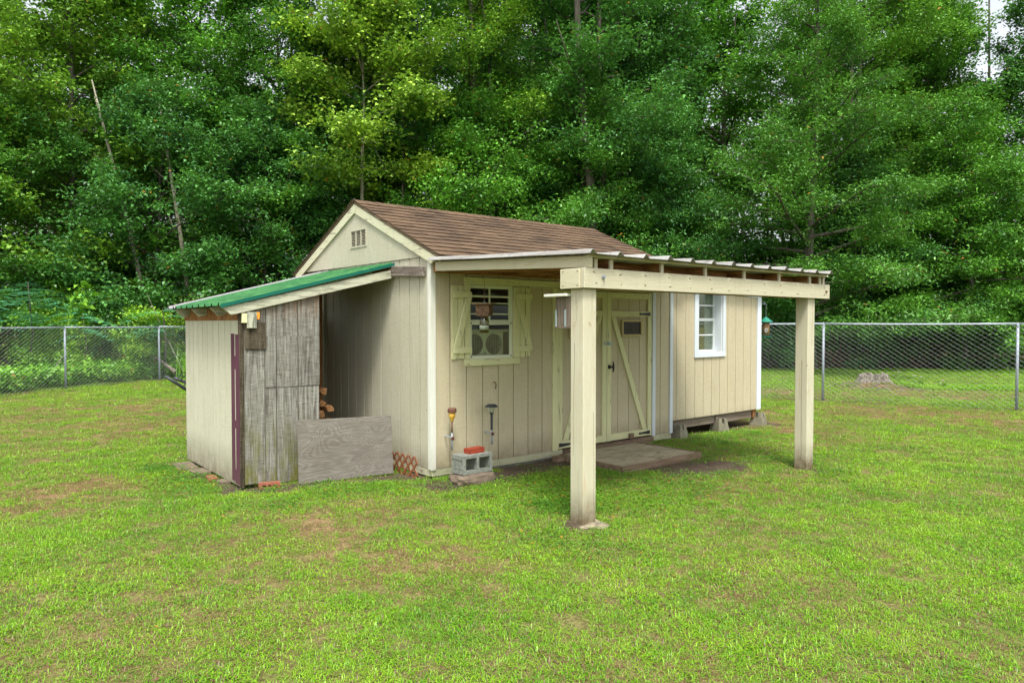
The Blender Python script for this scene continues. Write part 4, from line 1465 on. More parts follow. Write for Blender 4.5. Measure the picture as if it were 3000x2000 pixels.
brick(4.275, 5.815, 0.2805, 0.04, M['redbrick'], 'bright red brick lying on top of the cinder block', l=0.20, wd=0.09, h=0.052)
brick(2.535, 6.845, -0.006, -0.22, M['brick'], 'cored orange brick tucked under the grey plank front', holes=True, l=0.20, wd=0.07, h=0.05)
brick(2.205, 7.56, -0.022, 1.45, M['brick'], 'orange brick sunk in soil beside the cream side wall', l=0.20, wd=0.09, h=0.045)
brick(2.235, 7.30, -0.020, 1.62, M['paver'], 'brown brick half buried nearest the purple stripe', l=0.17, wd=0.09, h=0.045)
for (x, y, a, l, wd, lab) in ((2.17, 8.42, 1.5, 0.40, 0.20, 'large flat paving stone at the back end of the cream side wall'),
                              (2.21, 8.02, 1.62, 0.28, 0.16, 'dirt covered paving stone between brick and larger slab')):
    g = B(x - l / 2, x + l / 2, y - wd / 2, y + wd / 2, -0.02, 0.018).turn((x, y, 0), a)
    tag(put('paving_stone', g, M['paver'], bevel=0.006, jitter=0.004), lab, 'paving stone')

step = thing('paver_step', 'low step of concrete pavers in a brown wooden frame before the doors', 'step', (6.4, 5.6, 0))
a0, a1, c0, c1 = 5.72, 7.13, 5.085, 6.08
put('frame_board', B(a0, a1, c0, c0 + 0.038, -0.02, 0.058), M['brown_x'], step, 0.003)
put('frame_board', B(a0, a0 + 0.038, c0 + 0.040, c1, -0.02, 0.057), M['brown_x'], step, 0.003)
put('frame_board', B(a1 - 0.038, a1, c0 + 0.040, c1, -0.02, 0.057), M['brown_x'], step, 0.003)
rp = random.Random(2)
nxp, nyp = 4, 3
for i in range(nxp):
    for j in range(nyp):
        u0, u1 = a0 + 0.042 + i * (a1 - a0 - 0.084) / nxp, a0 + 0.042 + (i + 1) * (a1 - a0 - 0.084) / nxp
        v0, v1 = c0 + 0.042 + j * (c1 - c0 - 0.044) / nyp, c0 + 0.042 + (j + 1) * (c1 - c0 - 0.044) / nyp
        h = 0.052 + rp.uniform(-0.003, 0.004)
        put('paver', B(u0 + 0.007, u1 - 0.007, v0 + 0.007, v1 - 0.007, -0.01, h), M['slabstone'], step, 0.003)
put('side_block', B(5.60, 5.715, 5.98, 6.08, -0.02, 0.05), M['brown_x'], step, 0.003)

# ------------------------------------------------------------------ solar lights on bolts
l1 = thing('path_light', 'path light with brown cap and ochre cup bolted near the shed corner', 'garden light', (4.138, 6.02, 0.29), 'garden lights bolted to the front wall')
put('tube', Geo().tube([(4.138, 6.02, 0.290), (4.141, 6.02, 0.470)], 0.009, 10), M['galv'], l1, smooth=True)
put('stem', Geo().tube([(4.141, 6.02, 0.471), (4.142, 6.02, 0.585)], 0.0075, 10), M['rust'], l1, smooth=True)
put('cup', Geo().lathe([(0.012, 0.0), (0.016, 0.01), (0.022, 0.03), (0.033, 0.055), (0.038, 0.098)], (4.142, 6.02, 0.586), 20), M['cup'], l1, smooth=True)
put('cap', Geo().lathe([(0.046, 0.0), (0.048, 0.008), (0.046, 0.036), (0.040, 0.044)], (4.142, 6.02, 0.685), 20), M['rust'], l1)
put('bolt', Geo().tube([(4.140, 6.03, 0.422), (4.140, 6.149, 0.424)], 0.0085, 8), M['galv'], l1)
put('washer', Geo().tube([(4.140, 6.000, 0.414), (4.140, 6.010, 0.414)], 0.020, 12).tube([(4.140, 5.992, 0.414), (4.140, 6.0, 0.414)], 0.008, 6), M['rust'], l1)
l2 = thing('path_light', 'black capped solar light with clear lens bolted right of the brick', 'garden light', (4.662, 6.02, 0.30), 'garden lights bolted to the front wall')
put('tube', Geo().tube([(4.662, 6.02, 0.298), (4.661, 6.02, 0.452)], 0.010, 10), M['galv'], l2, smooth=True)
put('stem', Geo().lathe([(0.0135, 0.0), (0.0135, 0.165), (0.022, 0.175), (0.022, 0.183)], (4.66, 6.02, 0.453), 14), M['blackplastic'], l2)
put('lens', Geo().lathe([(0.020, 0.0), (0.024, 0.02), (0.038, 0.05), (0.038, 0.066)], (4.66, 6.02, 0.6365), 20), M['glass'], l2, smooth=True)
put('bulb', Geo().lathe([(0.010, 0.0), (0.010, 0.03), (0.004, 0.038)], (4.66, 6.02, 0.637), 12), M['paper'], l2, smooth=True)
put('cap', Geo().lathe([(0.074, 0.0), (0.076, 0.004), (0.052, 0.020), (0.046, 0.028), (0.030, 0.030)], (4.66, 6.02, 0.703), 8), M['blackplastic'], l2)
put('bolt', Geo().tube([(4.661, 6.032, 0.418), (4.661, 6.149, 0.420)], 0.0085, 8), M['galv'], l2)
put('washer', Geo().tube([(4.661, 5.998, 0.413), (4.661, 6.008, 0.413)], 0.020, 12).tube([(4.661, 5.990, 0.413), (4.661, 5.998, 0.413)], 0.008, 6), M['rust'], l2)

# ------------------------------------------------------------------ bee trap hanging under the porch roof
tx, ty = 4.168, 5.50
bt = thing('bee_trap', 'small wooden bee trap with a glass jar hanging before the window', 'bee trap', (tx, ty, 1.51))
az = R(33)
body = B(tx - 0.060, tx + 0.060, ty - 0.068, ty + 0.068, 1.690, 1.783).turn((tx, ty, 0), az)
bo = put('block', body, M['trapwood'], bt, 0.003)
put('block_base', B(tx - 0.058, tx + 0.058, ty - 0.064, ty + 0.064, 1.676, 1.689).turn((tx, ty, 0), az), M['trapwood'], bt, 0.002)
put('lid_board', B(tx - 0.085, tx + 0.085, ty - 0.098, ty + 0.098, 1.784, 1.799).turn((tx, ty, 0), az), M['trapwood'], bt, 0.002)
put('entry_hole', Geo().tube([(tx - 0.0615, ty + 0.005, 1.738), (tx - 0.058, ty + 0.005, 1.738)], 0.008, 10).turn((tx, ty, 0), az), M['black'], bo)
put('jar', Geo().lathe([(0.030, 0.148), (0.033, 0.140), (0.044, 0.120), (0.046, 0.110), (0.046, 0.018), (0.040, 0.003), (0.034, 0.0)], (tx, ty, 1.512), 24), M['jar'], bt, smooth=True)
put('jar_lid', Geo().lathe([(0.034, 0.0), (0.034, 0.014)], (tx, ty, 1.661), 20), M['rust'], bt)
put('jar_label', Geo().lathe([(0.0468, 0.0), (0.0468, 0.044)], (tx, ty, 1.540), 24), M['label'], bt, smooth=True)
put('caught_bees', Geo().lathe([(0.036, 0.0), (0.041, 0.012), (0.034, 0.020)], (tx, ty, 1.516), 16), M['seed'], bt, jitter=0.004)
put('cord', Geo().tube([(tx, ty, 1.815), (tx, ty, 2.118)], 0.0022, 6), M['twig'], bt)
hk = [(tx + 0.008 * math.cos(t), ty, 1.812 + 0.010 * math.sin(t)) for t in np.linspace(-1.5, 4.2, 10)]
put('eye_hook', Geo().tube(hk, 0.0022, 6).tube([(tx, ty, 1.798), (tx, ty, 1.806)], 0.003, 6), M['zinc'], bt)

# ------------------------------------------------------------------ bird house on the near post
bh = thing('birdhouse', 'weathered wooden birdhouse with perforated metal strips behind the near post', 'birdhouse', (3.99, 4.15, 1.57))
bb = put('box', B(3.935, 4.070, 4.0535, 4.230, 1.578, 1.815), M['birdwood'], bh, 0.002)
put('bottom_board', B(3.930, 4.074, 4.0535, 4.236, 1.562, 1.577), M['birdwood'], bh, 0.002)
put('roof_board', B(3.880, 4.090, 4.0535, 4.315, 1.818, 1.840), M['white_z'], bh, 0.003)
for y in (4.222, 4.115):
    st = put('metal_strip', B(3.9310, 3.9345, y - 0.009, y + 0.009, 1.568, 1.712), M['zinc'], bh)
    g = Geo()
    for k in range(9):
        g.tube([(3.9302, y, 1.578 + k * 0.0155), (3.9312, y, 1.578 + k * 0.0155)], 0.003, 8)
    put('strip_holes', g, M['black'], st)

# ------------------------------------------------------------------ bird feeder on bracket
fx, fy = 10.325, 6.16
fd = thing('bird_feeder', 'green roofed tube bird feeder hanging from scroll bracket at addition corner', 'bird feeder', (fx, fy, 1.39))
put('roof', Geo().lathe([(0.108, 0.0), (0.106, 0.012), (0.03, 0.068), (0.010, 0.085)], (fx, fy, 1.625), 16), M['glassgreen'], fd)
put('tube', Geo().lathe([(0.056, 0.0), (0.056, 0.212)], (fx, fy, 1.412), 18), M['seed'], fd, smooth=True)
g = Geo()
for k in range(6):
    t = k * math.pi / 3
    g.tube([(fx + 0.054 * math.cos(t), fy + 0.054 * math.sin(t), 1.40), (fx + 0.054 * math.cos(t), fy + 0.054 * math.sin(t), 1.64)], 0.003, 5)
put('cage', g, M['black'], fd)
put('tray', Geo().lathe([(0.095, 0.0), (0.100, 0.006), (0.100, 0.014)], (fx, fy, 1.386), 20), M['glassgreen'], fd)
pf = Vector((-0.80, -0.60, 0))
pc = Vector((fx, fy, 1.492)) + pf * 0.056
ring = [tuple(pc + Vector((0.60, -0.80, 0)) * 0.020 * math.cos(t) + Vector((0, 0, 0.024 * math.sin(t)))) for t in np.linspace(0, 2 * math.pi, 14)]
put('port', Geo().tube(ring, 0.006, 6), M['zinc'], fd)
put('perch', Geo().tube([(fx + 0.05, fy - 0.02, 1.515), (fx + 0.11, fy - 0.045, 1.515)], 0.004, 6), M['glassgreen'], fd)
put('hanger', Geo().tube([(fx, fy, 1.705), (fx, fy, 1.88)], 0.0025, 6), M['zinc'], fd)
br = thing('scroll_bracket', 'thin metal bracket with a curl, screwed to the addition corner trim', 'bracket', (10.165, 6.16, 1.92))
put('back_plate', B(10.1625, 10.170, 6.165, 6.20, 1.895, 2.12), M['whitemetal'], br)
put('arm', Geo().tube([(10.17, 6.18, 1.912), (10.30, 6.165, 1.915), (10.332, 6.16, 1.905), (10.338, 6.16, 1.885), (10.325, 6.16, 1.875)], 0.004, 6), M['galv'], br)
sc = [(10.29 + 0.018 * (1 - i / 22) * math.cos(t), 6.166, 1.938 + 0.018 * (1 - i / 22) * math.sin(t)) for i, t in enumerate(np.linspace(-1.5, 6.5, 14))]
put('scroll', Geo().tube([(10.17, 6.175, 2.02), (10.22, 6.172, 1.97), (10.27, 6.168, 1.922)] + sc, 0.003, 5), M['galv'], br)

# ------------------------------------------------------------------ wheelbarrow propped behind the lean-to
wb = thing('wheelbarrow', 'dark wheelbarrow propped up behind the lean-to, only its handles showing', 'wheelbarrow', (2.55, 9.15, 0))
put('handle', Geo().tube([(2.115, 9.0, 0.978), (2.24, 9.0, 0.888), (2.374, 9.0, 0.787), (2.75, 9.02, 0.50), (3.0, 9.05, 0.30)], [0.016, 0.019, 0.019, 0.018, 0.018], 8), M['blackplastic'], wb, smooth=True)
put('handle', Geo().tube([(2.30, 9.38, 0.93), (2.50, 9.40, 0.84), (2.85, 9.40, 0.58), (3.05, 9.40, 0.35)], 0.019, 8), M['blackplastic'], wb, smooth=True)
put('leg_brace', Geo().tube([(2.235, 9.02, 0.90), (2.30, 9.05, 1.005), (2.325, 9.1, 1.015), (2.42, 9.25, 0.985), (2.35, 9.32, 0.90)], 0.0065, 6), M['black'], wb)
put('leg_brace', Geo().tube([(2.31, 9.0, 0.83), (2.36, 9.05, 0.935), (2.44, 9.2, 0.96)], 0.0065, 6), M['black'], wb)
put('tray', Geo().prism([(2.62, 8.92, 0.62), (3.25, 8.92, 0.14), (3.38, 8.92, 0.36), (2.80, 8.92, 0.84)], (0, 0.6, 0)), M['tray'], wb, 0.02)
put('wheel', Geo().tube([(3.42, 9.17, 0.185), (3.42, 9.27, 0.185)], 0.185, 20).turn((3.42, 9.22, 0.185), 0.0), M['black'], wb, 0.02)

# ------------------------------------------------------------------ chain link fence
def fence(pts, H, lab, name='chain_link_fence', wz=0.012):
    root = thing(name, lab, 'fence', (pts[0][0], pts[0][1], 0), 'galvanised chain link fence round the yard')
    P3 = [Vector((x, y, 0)) for x, y in pts]
    for i, p in enumerate(P3):
        r_ = 0.030
        po = put('fence_post', Geo().tube([p + Vector((0, 0, -0.05)), p + Vector((0, 0, H - 0.035))], r_ * 0.85, 12), M['galv'], root, smooth=True)
        put('post_cap', Geo().lathe([(0.030, -0.02), (0.030, 0.012), (0.016, 0.05), (0.008, 0.056)], (p.x, p.y, H - 0.035), 12), M['galv'], po)
        for z in (0.25, 0.62, 1.0, 1.32):
            t = [(p.x + 0.030 * math.cos(a), p.y + 0.030 * math.sin(a), z + 0.01 * math.sin(a * 0.5)) for a in np.linspace(0, 6.0, 9)]
            put('tie_wire', Geo().tube(t, 0.0022, 4), M['chain'], po)
    for a, b in zip(P3[:-1], P3[1:]):
        d = (b - a).normalized()
        n_ = 5
        rl = []
        for k in range(n_ + 1):
            q = a.lerp(b, k / n_)
            q = q + Vector((0, 0, H - 0.012 * math.sin(math.pi * k / n_)))
            rl.append(q)
        put('top_rail', Geo().tube(rl, 0.0205, 10), M['galv'], root, smooth=True)
    wstep, hstep = 0.062, 0.043
    rad = 0.0022
    V, F = [], []
    off = None
    for a, b in zip(P3[:-1], P3[1:]):
        d = (b - a)
        Lg = d.length
        d.normalize()
        nn = Vector((-d.y, d.x, 0))
        off = nn * 0.034 * (1 if nn.dot(Vector((0, 0, 1.6)) - a) > 0 else -1)
        nw = int(round(Lg / wstep))
        nk = int((H + 0.02) / hstep)
        for i in range(nw):
            s0 = i * wstep
            prev = None
            for k in range(nk + 1):
                odd = (k + i) % 2
                pnt = a + off + d * (s0 + (wstep if odd else 0)) + Vector((0, 0, 0.012 + k * hstep + 0.004 * math.sin(s0 * 2.1))) + nn * (0.002 if odd else -0.002)
                ring = [pnt + d * rad, pnt + nn * rad - d * rad * 0.6, pnt - nn * rad - d * rad * 0.6]
                n0 = len(V)
                V.extend([tuple(r) for r in ring])
                if k:
                    for q in range(3):
                        q2 = (q + 1) % 3
                        F.append((n0 - 3 + q, n0 - 3 + q2, n0 + q2, n0 + q))
    me = bpy.data.meshes.new('chain_mesh')
    L = ROOT[root.name]
    me.from_pydata([(v[0] - L.x, v[1] - L.y, v[2]) for v in V], [], F)
    me.materials.append(M['chain'])
    o = bpy.data.objects.new('chain_mesh', me)
    o['kind'] = 'stuff'
    o.parent = root
    C.objects.link(o)
    return root


fence(LF, 1.515, 'chain link fence left of the shed with low green vines behind it')
fence(RF[:1] + [(RF[i][0], RF[i][1]) for i in range(1, len(RF))], 1.60, 'chain link fence right of the shed with a grey stump behind it')

# ------------------------------------------------------------------ foliage builders
def leaf_mesh(P, size, rng, up=0.55, aspect=0.5, droop=0.25):
    """rhombic leaves, one quad each, folded a little, from anchor points P (n,3)"""
    n = len(P)
    nr = rng.normal(size=(n, 3))
    nr /= np.linalg.norm(nr, axis=1)[:, None]
    nr[:, 2] = np.abs(nr[:, 2]) * 0.7
    nr = nr * (1 - up) + np.array([0, 0, up])
    nr /= np.linalg.norm(nr, axis=1)[:, None]
    t = rng.normal(size=(n, 3))
    t -= (t * nr).sum(1)[:, None] * nr
    t /= np.linalg.norm(t, axis=1)[:, None]
    b = np.cross(nr, t)
    L = size * rng.uniform(0.6, 1.35, n)[:, None]
    W = L * aspect
    a0 = P
    a1 = P + t * L * 0.45 + b * W * 0.5 + nr * W * 0.12
    a2 = P + t * L - nr * L * droop
    a3 = P + t * L * 0.45 - b * W * 0.5 + nr * W * 0.12
    V = np.stack([a0, a1, a2, a3], 1).reshape(-1, 3)
    return V


def quads_to_mesh(name, V, mat):
    nq = len(V) // 4
    me = bpy.data.meshes.new(name)
    me.vertices.add(len(V))
    me.vertices.foreach_set('co', V.astype(np.float32).ravel())
    me.loops.add(nq * 4)
    me.loops.foreach_set('vertex_index', np.arange(nq * 4, dtype=np.int32))
    me.polygons.add(nq)
    me.polygons.foreach_set('loop_start', np.arange(0, nq * 4, 4, dtype=np.int32))
    me.update(calc_edges=True)
    me.materials.append(mat)
    return me


def tree_geo(seed, H, Rr, z0, nleaf, lsize, r0=0.16, flat=0.5, prof='round', aspect=0.5, spread=0.26, nb=34, bend=0.4, elev=(0, 60), inner=2.0, spray=7):
    rng = np.random.default_rng(seed)
    rd = random.Random(seed)
    path = []
    n = 9
    px = py = 0.0
    for i in range(n + 1):
        t = i / n
        path.append(Vector((px, py, H * 0.96 * t)))
        px += rd.uniform(-bend, bend) * 0.25
        py += rd.uniform(-bend, bend) * 0.25

    def on(t):
        k = min(n - 1, int(t * n))
        return path[k].lerp(path[k + 1], t * n - k)

    tg = Geo().tube([p - Vector((0, 0, 0.1)) if i == 0 else p for i, p in enumerate(path)], [r0 * (1 - 0.88 * i / n) * (1.35 if i == 0 else 1) for i in range(n + 1)], 8)
    anchors = []
    for k in range(nb):
        t = z0 / H + (1 - z0 / H) * ((k + rd.random()) / nb)
        t = min(t, 0.98)
        u = (t - z0 / H) / (1 - z0 / H)
        if prof == 'round':
            ln = Rr * (0.45 + 0.75 * math.sin(math.pi * min(1, 0.12 + u * 0.88)) ** 0.8) * (1 - 0.35 * u)
        elif prof == 'cone':
            ln = Rr * (1.0 - 0.82 * u)
        else:
            ln = Rr * (0.75 + 0.3 * math.sin(math.pi * u)) * (1 - 0.2 * u)
        ln *= rd.uniform(0.65, 1.18)
        a = k * 2.39996 + rd.uniform(-0.5, 0.5)
        el = R(elev[0] + (elev[1] - elev[0]) * u + rd.uniform(-10, 10))
        st = on(t)
        d = Vector((math.cos(a) * math.cos(el), math.sin(a) * math.cos(el), math.sin(el)))
        pts = [st]
        for j in range(1, 5):
            q = st + d * ln * j / 4 + Vector((rd.uniform(-.1, .1), rd.uniform(-.1, .1), -0.05 * ln * (j / 4) ** 2 * 3 * flat))
            pts.append(q)
        rb = r0 * (1 - 0.85 * t) * 0.45 + 0.008
        tg.tube(pts, [rb, rb * .8, rb * .6, rb * .4, rb * .15], 5, False)
        anchors.append((pts, ln))
        side = Vector((-d.y, d.x, 0)).normalized()
        for j in range(5):
            f = rd.uniform(0.3, 0.95)
            i0 = min(3, int(f * 4))
            q0 = pts[i0].lerp(pts[i0 + 1], f * 4 - i0)
            sd_ = side * rd.choice((-1, 1)) * rd.uniform(0.5, 1) + d * rd.uniform(0.3, 0.8) + Vector((0, 0, rd.uniform(-0.15, 0.35)))
            q1 = q0 + sd_.normalized() * ln * rd.uniform(0.22, 0.42)
            tg.tube([q0, q1], [rb * 0.35, 0.004], 4, False)
            anchors.append(([q0, q0.lerp(q1, .5), q1], ln * 0.6))
    # leaves gathered on twigs, thinner toward the trunk
    W = np.array([a[1] for a in anchors]) ** 1.3
    W /= W.sum()
    idx = rng.choice(len(anchors), nleaf, p=W)
    tt = rng.beta(inner, 1.1, nleaf)
    A = np.array([[tuple(p) for p in (a[0] if len(a[0]) == 5 else [a[0][0], a[0][0].lerp(a[0][1], .5), a[0][1], a[0][1].lerp(a[0][2], .5), a[0][2]])] for a in anchors])
    kk = np.minimum((tt * 4).astype(int), 3)
    fr = (tt * 4 - kk)[:, None]
    P = A[idx, kk] * (1 - fr) + A[idx, kk + 1] * fr
    # small sprays: each leaf sits near one of many spray centres
    ns = nleaf // spray
    sc_ = rng.integers(0, nleaf, ns)
    cen = P[sc_] + rng.normal(size=(ns, 3)) * np.array([spread, spread, spread * flat])
    pick = rng.integers(0, ns, nleaf)
    P = cen[pick] + rng.normal(size=(nleaf, 3)) * np.array([0.14, 0.14, 0.10]) * (lsize / 0.12)
    P[:, 2] = np.maximum(P[:, 2], 0.05)
    return tg, leaf_mesh(P, lsize, rng, 0.5, aspect)


KIND = {}


def make_kind(nm, trunkmat='bark', leafmat='leaf', **kw):
    tg, V = tree_geo(**kw)
    me = bpy.data.meshes.new('trunk')
    me.from_pydata(tg.v, [], tg.f)
    me.polygons.foreach_set('use_smooth', [True] * len(me.polygons))
    me.materials.append(M[trunkmat])
    KIND[nm] = (me, quads_to_mesh('crown', V, M[leafmat]))


make_kind('maple', seed=11, H=15.5, Rr=4.2, z0=1.6, nleaf=60000, lsize=0.135, r0=0.17, flat=0.45, aspect=0.75, spread=0.30, nb=52, spray=13, inner=1.7)
make_kind('gum', seed=12, H=17, Rr=4.0, z0=2.2, nleaf=72000, spread=0.30, nb=56, spray=13, inner=1.7, lsize=0.120, r0=0.19, flat=0.5, aspect=0.8, prof='col')
make_kind('oak', seed=13, inner=1.5, H=14.0, Rr=6.6, z0=0.7, nleaf=110000, lsize=0.125, r0=0.20, flat=0.35, aspect=0.34, prof='cone', nb=60, elev=(2, 40), spread=0.24, spray=10)
make_kind('tall', seed=14, H=20, Rr=3.4, z0=7.5, nleaf=50000, lsize=0.125, r0=0.20, flat=0.6, spread=0.32, spray=12, aspect=0.6, nb=42, bend=0.8)
make_kind('tall_two', seed=15, H=21, Rr=3.8, z0=6.0, nleaf=52000, lsize=0.125, r0=0.17, flat=0.6, spread=0.32, spray=12, aspect=0.6, nb=42, bend=1.4)
make_kind('edge', seed=16, H=8.5, Rr=3.3, z0=0.3, nleaf=62000, lsize=0.110, r0=0.08, spread=0.28, nb=60, spray=12, flat=0.45, aspect=0.6, prof='round', elev=(-5, 60))
make_kind('edge_up', seed=26, H=9.0, Rr=3.6, z0=1.7, nleaf=62000, lsize=0.110, r0=0.10, spread=0.28, nb=54, spray=12, flat=0.4, aspect=0.45, prof='cone', elev=(-12, 50))
make_kind('shrub', seed=17, H=2.6, Rr=1.5, z0=0.15, nleaf=12000, lsize=0.095, r0=0.03, flat=0.6, aspect=0.6, nb=20)
make_kind('pale', 'palebark', seed=18, H=14.5, Rr=2.9, z0=6.6, nleaf=34000, spread=0.35, lsize=0.135, r0=0.10, flat=0.5, aspect=0.8, nb=24, bend=0.5)


def tree(kind, lat, dep, sc, rot, col, label, cat='tree', lean=(0, 0), nm=None, grp='trees of the wood edge', z=0.0):
    p = yard(lat, dep)
    r = thing(nm or 'broadleaf_tree', label, cat, (p.x, p.y, z), grp)
    r.rotation_euler = (lean[0], lean[1], R(rot))
    r.scale = (sc, sc, sc) if isinstance(sc, (int, float)) else sc
    for pn, me in zip(('trunk', 'crown'), KIND[kind]):
        o = bpy.data.objects.new(pn if cat != 'shrub' else ('stem' if pn == 'trunk' else 'foliage'), me)
        o.parent = r
        o.color = (*col, 1)
        C.objects.link(o)
    return r


YG = (1.6, 1.15, 0.75)     # yellow green
MG = (1.0, 1.0, 1.0)
DG = (0.75, 0.85, 1.25)    # dark bluish green
BG = (1.15, 1.15, 0.85)
PY = (2.7, 1.6, 1.3)
T = [
    # left block
    ('maple', -19.5, 26.0, 1.0, 10, YG, 'yellow-green maple cut off by the left edge of the photo, bright at the top'),
    ('maple', -15.2, 24.6, 0.98, 120, YG, 'bright yellow-green broadleaf tree right of the leftmost maple'),
    ('edge', -16.6, 22.6, 1.0, 50, MG, 'low leafy tree at far left behind the vine covered fence'),
    ('gum', -12.0, 27.0, 0.96, 200, BG, 'full green tree behind the pale leaning trunks at upper left'),
    ('edge', -12.3, 24.2, 1.12, 160, DG, 'dark leafy tree above the brush, left of the lean-to roof'),
    ('gum', -8.6, 26.6, 0.86, 330, MG, 'dense mid green tree above the lean-to roof'),
    ('edge', -8.8, 25.2, 1.05, 270, DG, 'dark low tree directly behind the lean-to roof'),
    ('maple', -5.6, 30.0, 1.0, 75, MG, 'green maple behind and left of the pale yellow tree'),
    # middle
    ('pale', -5.3, 25.2, 1.0, 30, PY, 'pale yellow-green tree with bare lower trunk above the gable peak'),
    ('tall', -4.7, 27.5, 0.96, 80, DG, 'thin dark trunk rising right behind the gable peak'),
    ('edge', -6.0, 28.2, 1.1, 10, DG, 'dark tree filling the gap left of the gable peak'),
    ('edge', -1.5, 26.5, 1.15, 100, BG, 'bushy green tree right behind the shingle roof ridge'),
    ('tall_two', -1.2, 28.5, 1.0, 240, YG, 'tall tree with drooping yellowish boughs above the roof ridge'),
    ('tall_two', 2.1, 26.2, 1.05, 15, DG, 'tall tree with thick grey trunk above the middle of the roof'),
    ('edge_up', 2.6, 25.8, 1.2, 200, MG, 'feathery green tree above the right end of the shingle roof'),
    ('gum', 5.2, 29.5, 1.05, 60, DG, 'dark tree between the thick grey trunk and the spreading oak'),
    ('edge_up', 5.6, 26.2, 1.05, 300, DG, 'dark low tree above the porch roof, left of the oak'),
    # right
    ('oak', 10.4, 24.6, 0.98, 20, MG, 'large spreading oak with level layered branches above the far porch post'),
    ('tall', 13.6, 28.5, 0.98, 130, (1.35, 1.15, .8), 'tall olive green tree rising behind the spreading oak'),
    ('maple', 9.0, 30.5, 1.1, 190, BG, 'green tree behind the oak with light coming through'),
    ('edge_up', 16.0, 24.8, 1.05, 130, BG, 'bright leafy tree at the right edge above the fence'),
    ('tall_two', 16.0, 29.5, 0.90, 30, (1.35, 1.15, .8), 'olive tree with thin outer twigs left of the sky gap at upper right'),
    ('maple', 17.9, 31.5, 0.86, 66, MG, 'rounded green tree right under the sky gap at upper right'),
    ('maple', 18.0, 30.2, 1.0, 200, MG, 'tall rounded tree just left of the corner sky gap'),
    ('gum', 20.3, 27.5, 0.80, 0, DG, 'bluish dark tree with its top against the open sky at upper right'),
    ('edge_up', 13.2, 26.6, 0.95, 220, DG, 'dark low tree under the right side of the oak'),
    ('edge_up', 20.0, 24.0, 0.95, 20, MG, 'leafy tree just outside the right edge of the photo'),
    # second row
    ('gum', -17.0, 31.0, 1.1, 40, MG, 'tall green tree in the second row behind the left maples'),
    ('tall', 0.5, 33.0, 1.05, 180, BG, 'tall thin tree in the second row behind the ridge'),
    ('tall_two', 7.6, 33.5, 1.0, 120, BG, 'tall thin tree in the second row left of the oak'),
    ('gum', 15.5, 33.0, 0.92, 250, BG, 'green tree in the second row behind the oak, below the sky gap'),
    ('maple', -1.5, 35.0, 1.15, 15, MG, 'dark maple deep in the wood above the ridge'),
    ('gum', 3.4, 35.5, 1.15, 95, MG, 'dark tree deep in the wood right of the thick grey trunk'),
]
for k, lat, dep, sc, rot, col, lab in T:
    tree(k, lat, dep, sc, rot, col, lab)

# pale leaning dead trunks at upper left
for i, (lt, dp, h, dx, lab) in enumerate(((-12.9, 23.6, 9.6, -1.9, 'pale bare trunk leaning left at upper left of the wood'), (-11.8, 24.0, 9.0, -1.0, 'thinner pale trunk beside the leaning one'))):
    b = yard(lt + 1.0, dp)
    e = yard(lt + 1.0 + dx, dp - 0.2, h)
    mid = b.lerp(e, 0.5) + Vector((0.12, 0.0, 0))
    g = Geo().tube([b - Vector((0, 0, .1)), b.lerp(mid, .5) + Vector((.06, 0, 0)), mid, mid.lerp(e, .5), e], [0.10, 0.085, 0.07, 0.05, 0.02][:5], 8)
    for k in range(5):
        q = b.lerp(e, 0.5 + k * 0.1)
        g.tube([q, q + Vector((random.uniform(-.6, .6), random.uniform(-.3, .3), random.uniform(0.4, 1.0)))], [0.02, 0.005], 5)
    tag(put('bare_trunk', g, M['palebark'], smooth=True), lab, 'dead tree')
# foreground forest trunks that show between the crowns
for (lt, dp, h, r_, lean_, lab) in ((-4.2, 26.2, 13, 0.07, 0.3, 'slim dark trunk right of the pale tree, above the gable'), (-9.0, 28.0, 16, 0.10, 0.5, 'slender trunk above the lean-to at upper left'),
                                    (3.1, 25.0, 17, 0.19, -1.1, 'thick ivy grey trunk running up above the roof ridge'), (0.6, 27.0, 15, 0.12, -1.9, 'dark leaning trunk left of the thick grey one'),
                                    (13.2, 27.2, 15, 0.15, -0.3, 'brown trunk at upper right behind the oak'), (-5.4, 26.8, 12, 0.09, 0.15, 'grey trunk left behind the gable peak')):
    b = yard(lt, dp)
    e = yard(lt + lean_, dp, h)
    pts = [b.lerp(e, k / 6) + Vector((random.uniform(-.1, .1), random.uniform(-.1, .1), 0)) for k in range(7)]
    g = Geo().tube(pts, [r_ * (1 - 0.1 * k) for k in range(7)], 9)
    for k in range(6):
        q = b.lerp(e, random.uniform(0.35, 0.95))
        a = random.uniform(0, 6.28)
        l_ = random.uniform(1.0, 2.4)
        m_ = q + Vector((math.cos(a), math.sin(a), 0.5)) * l_ * 0.5
        g.tube([q, m_, q + Vector((math.cos(a), math.sin(a), 0.7)) * l_], [r_ * 0.3, r_ * .2, 0.008], 5)
    tag(put('forest_trunk', g, M['bark'], smooth=True), lab, 'tree')

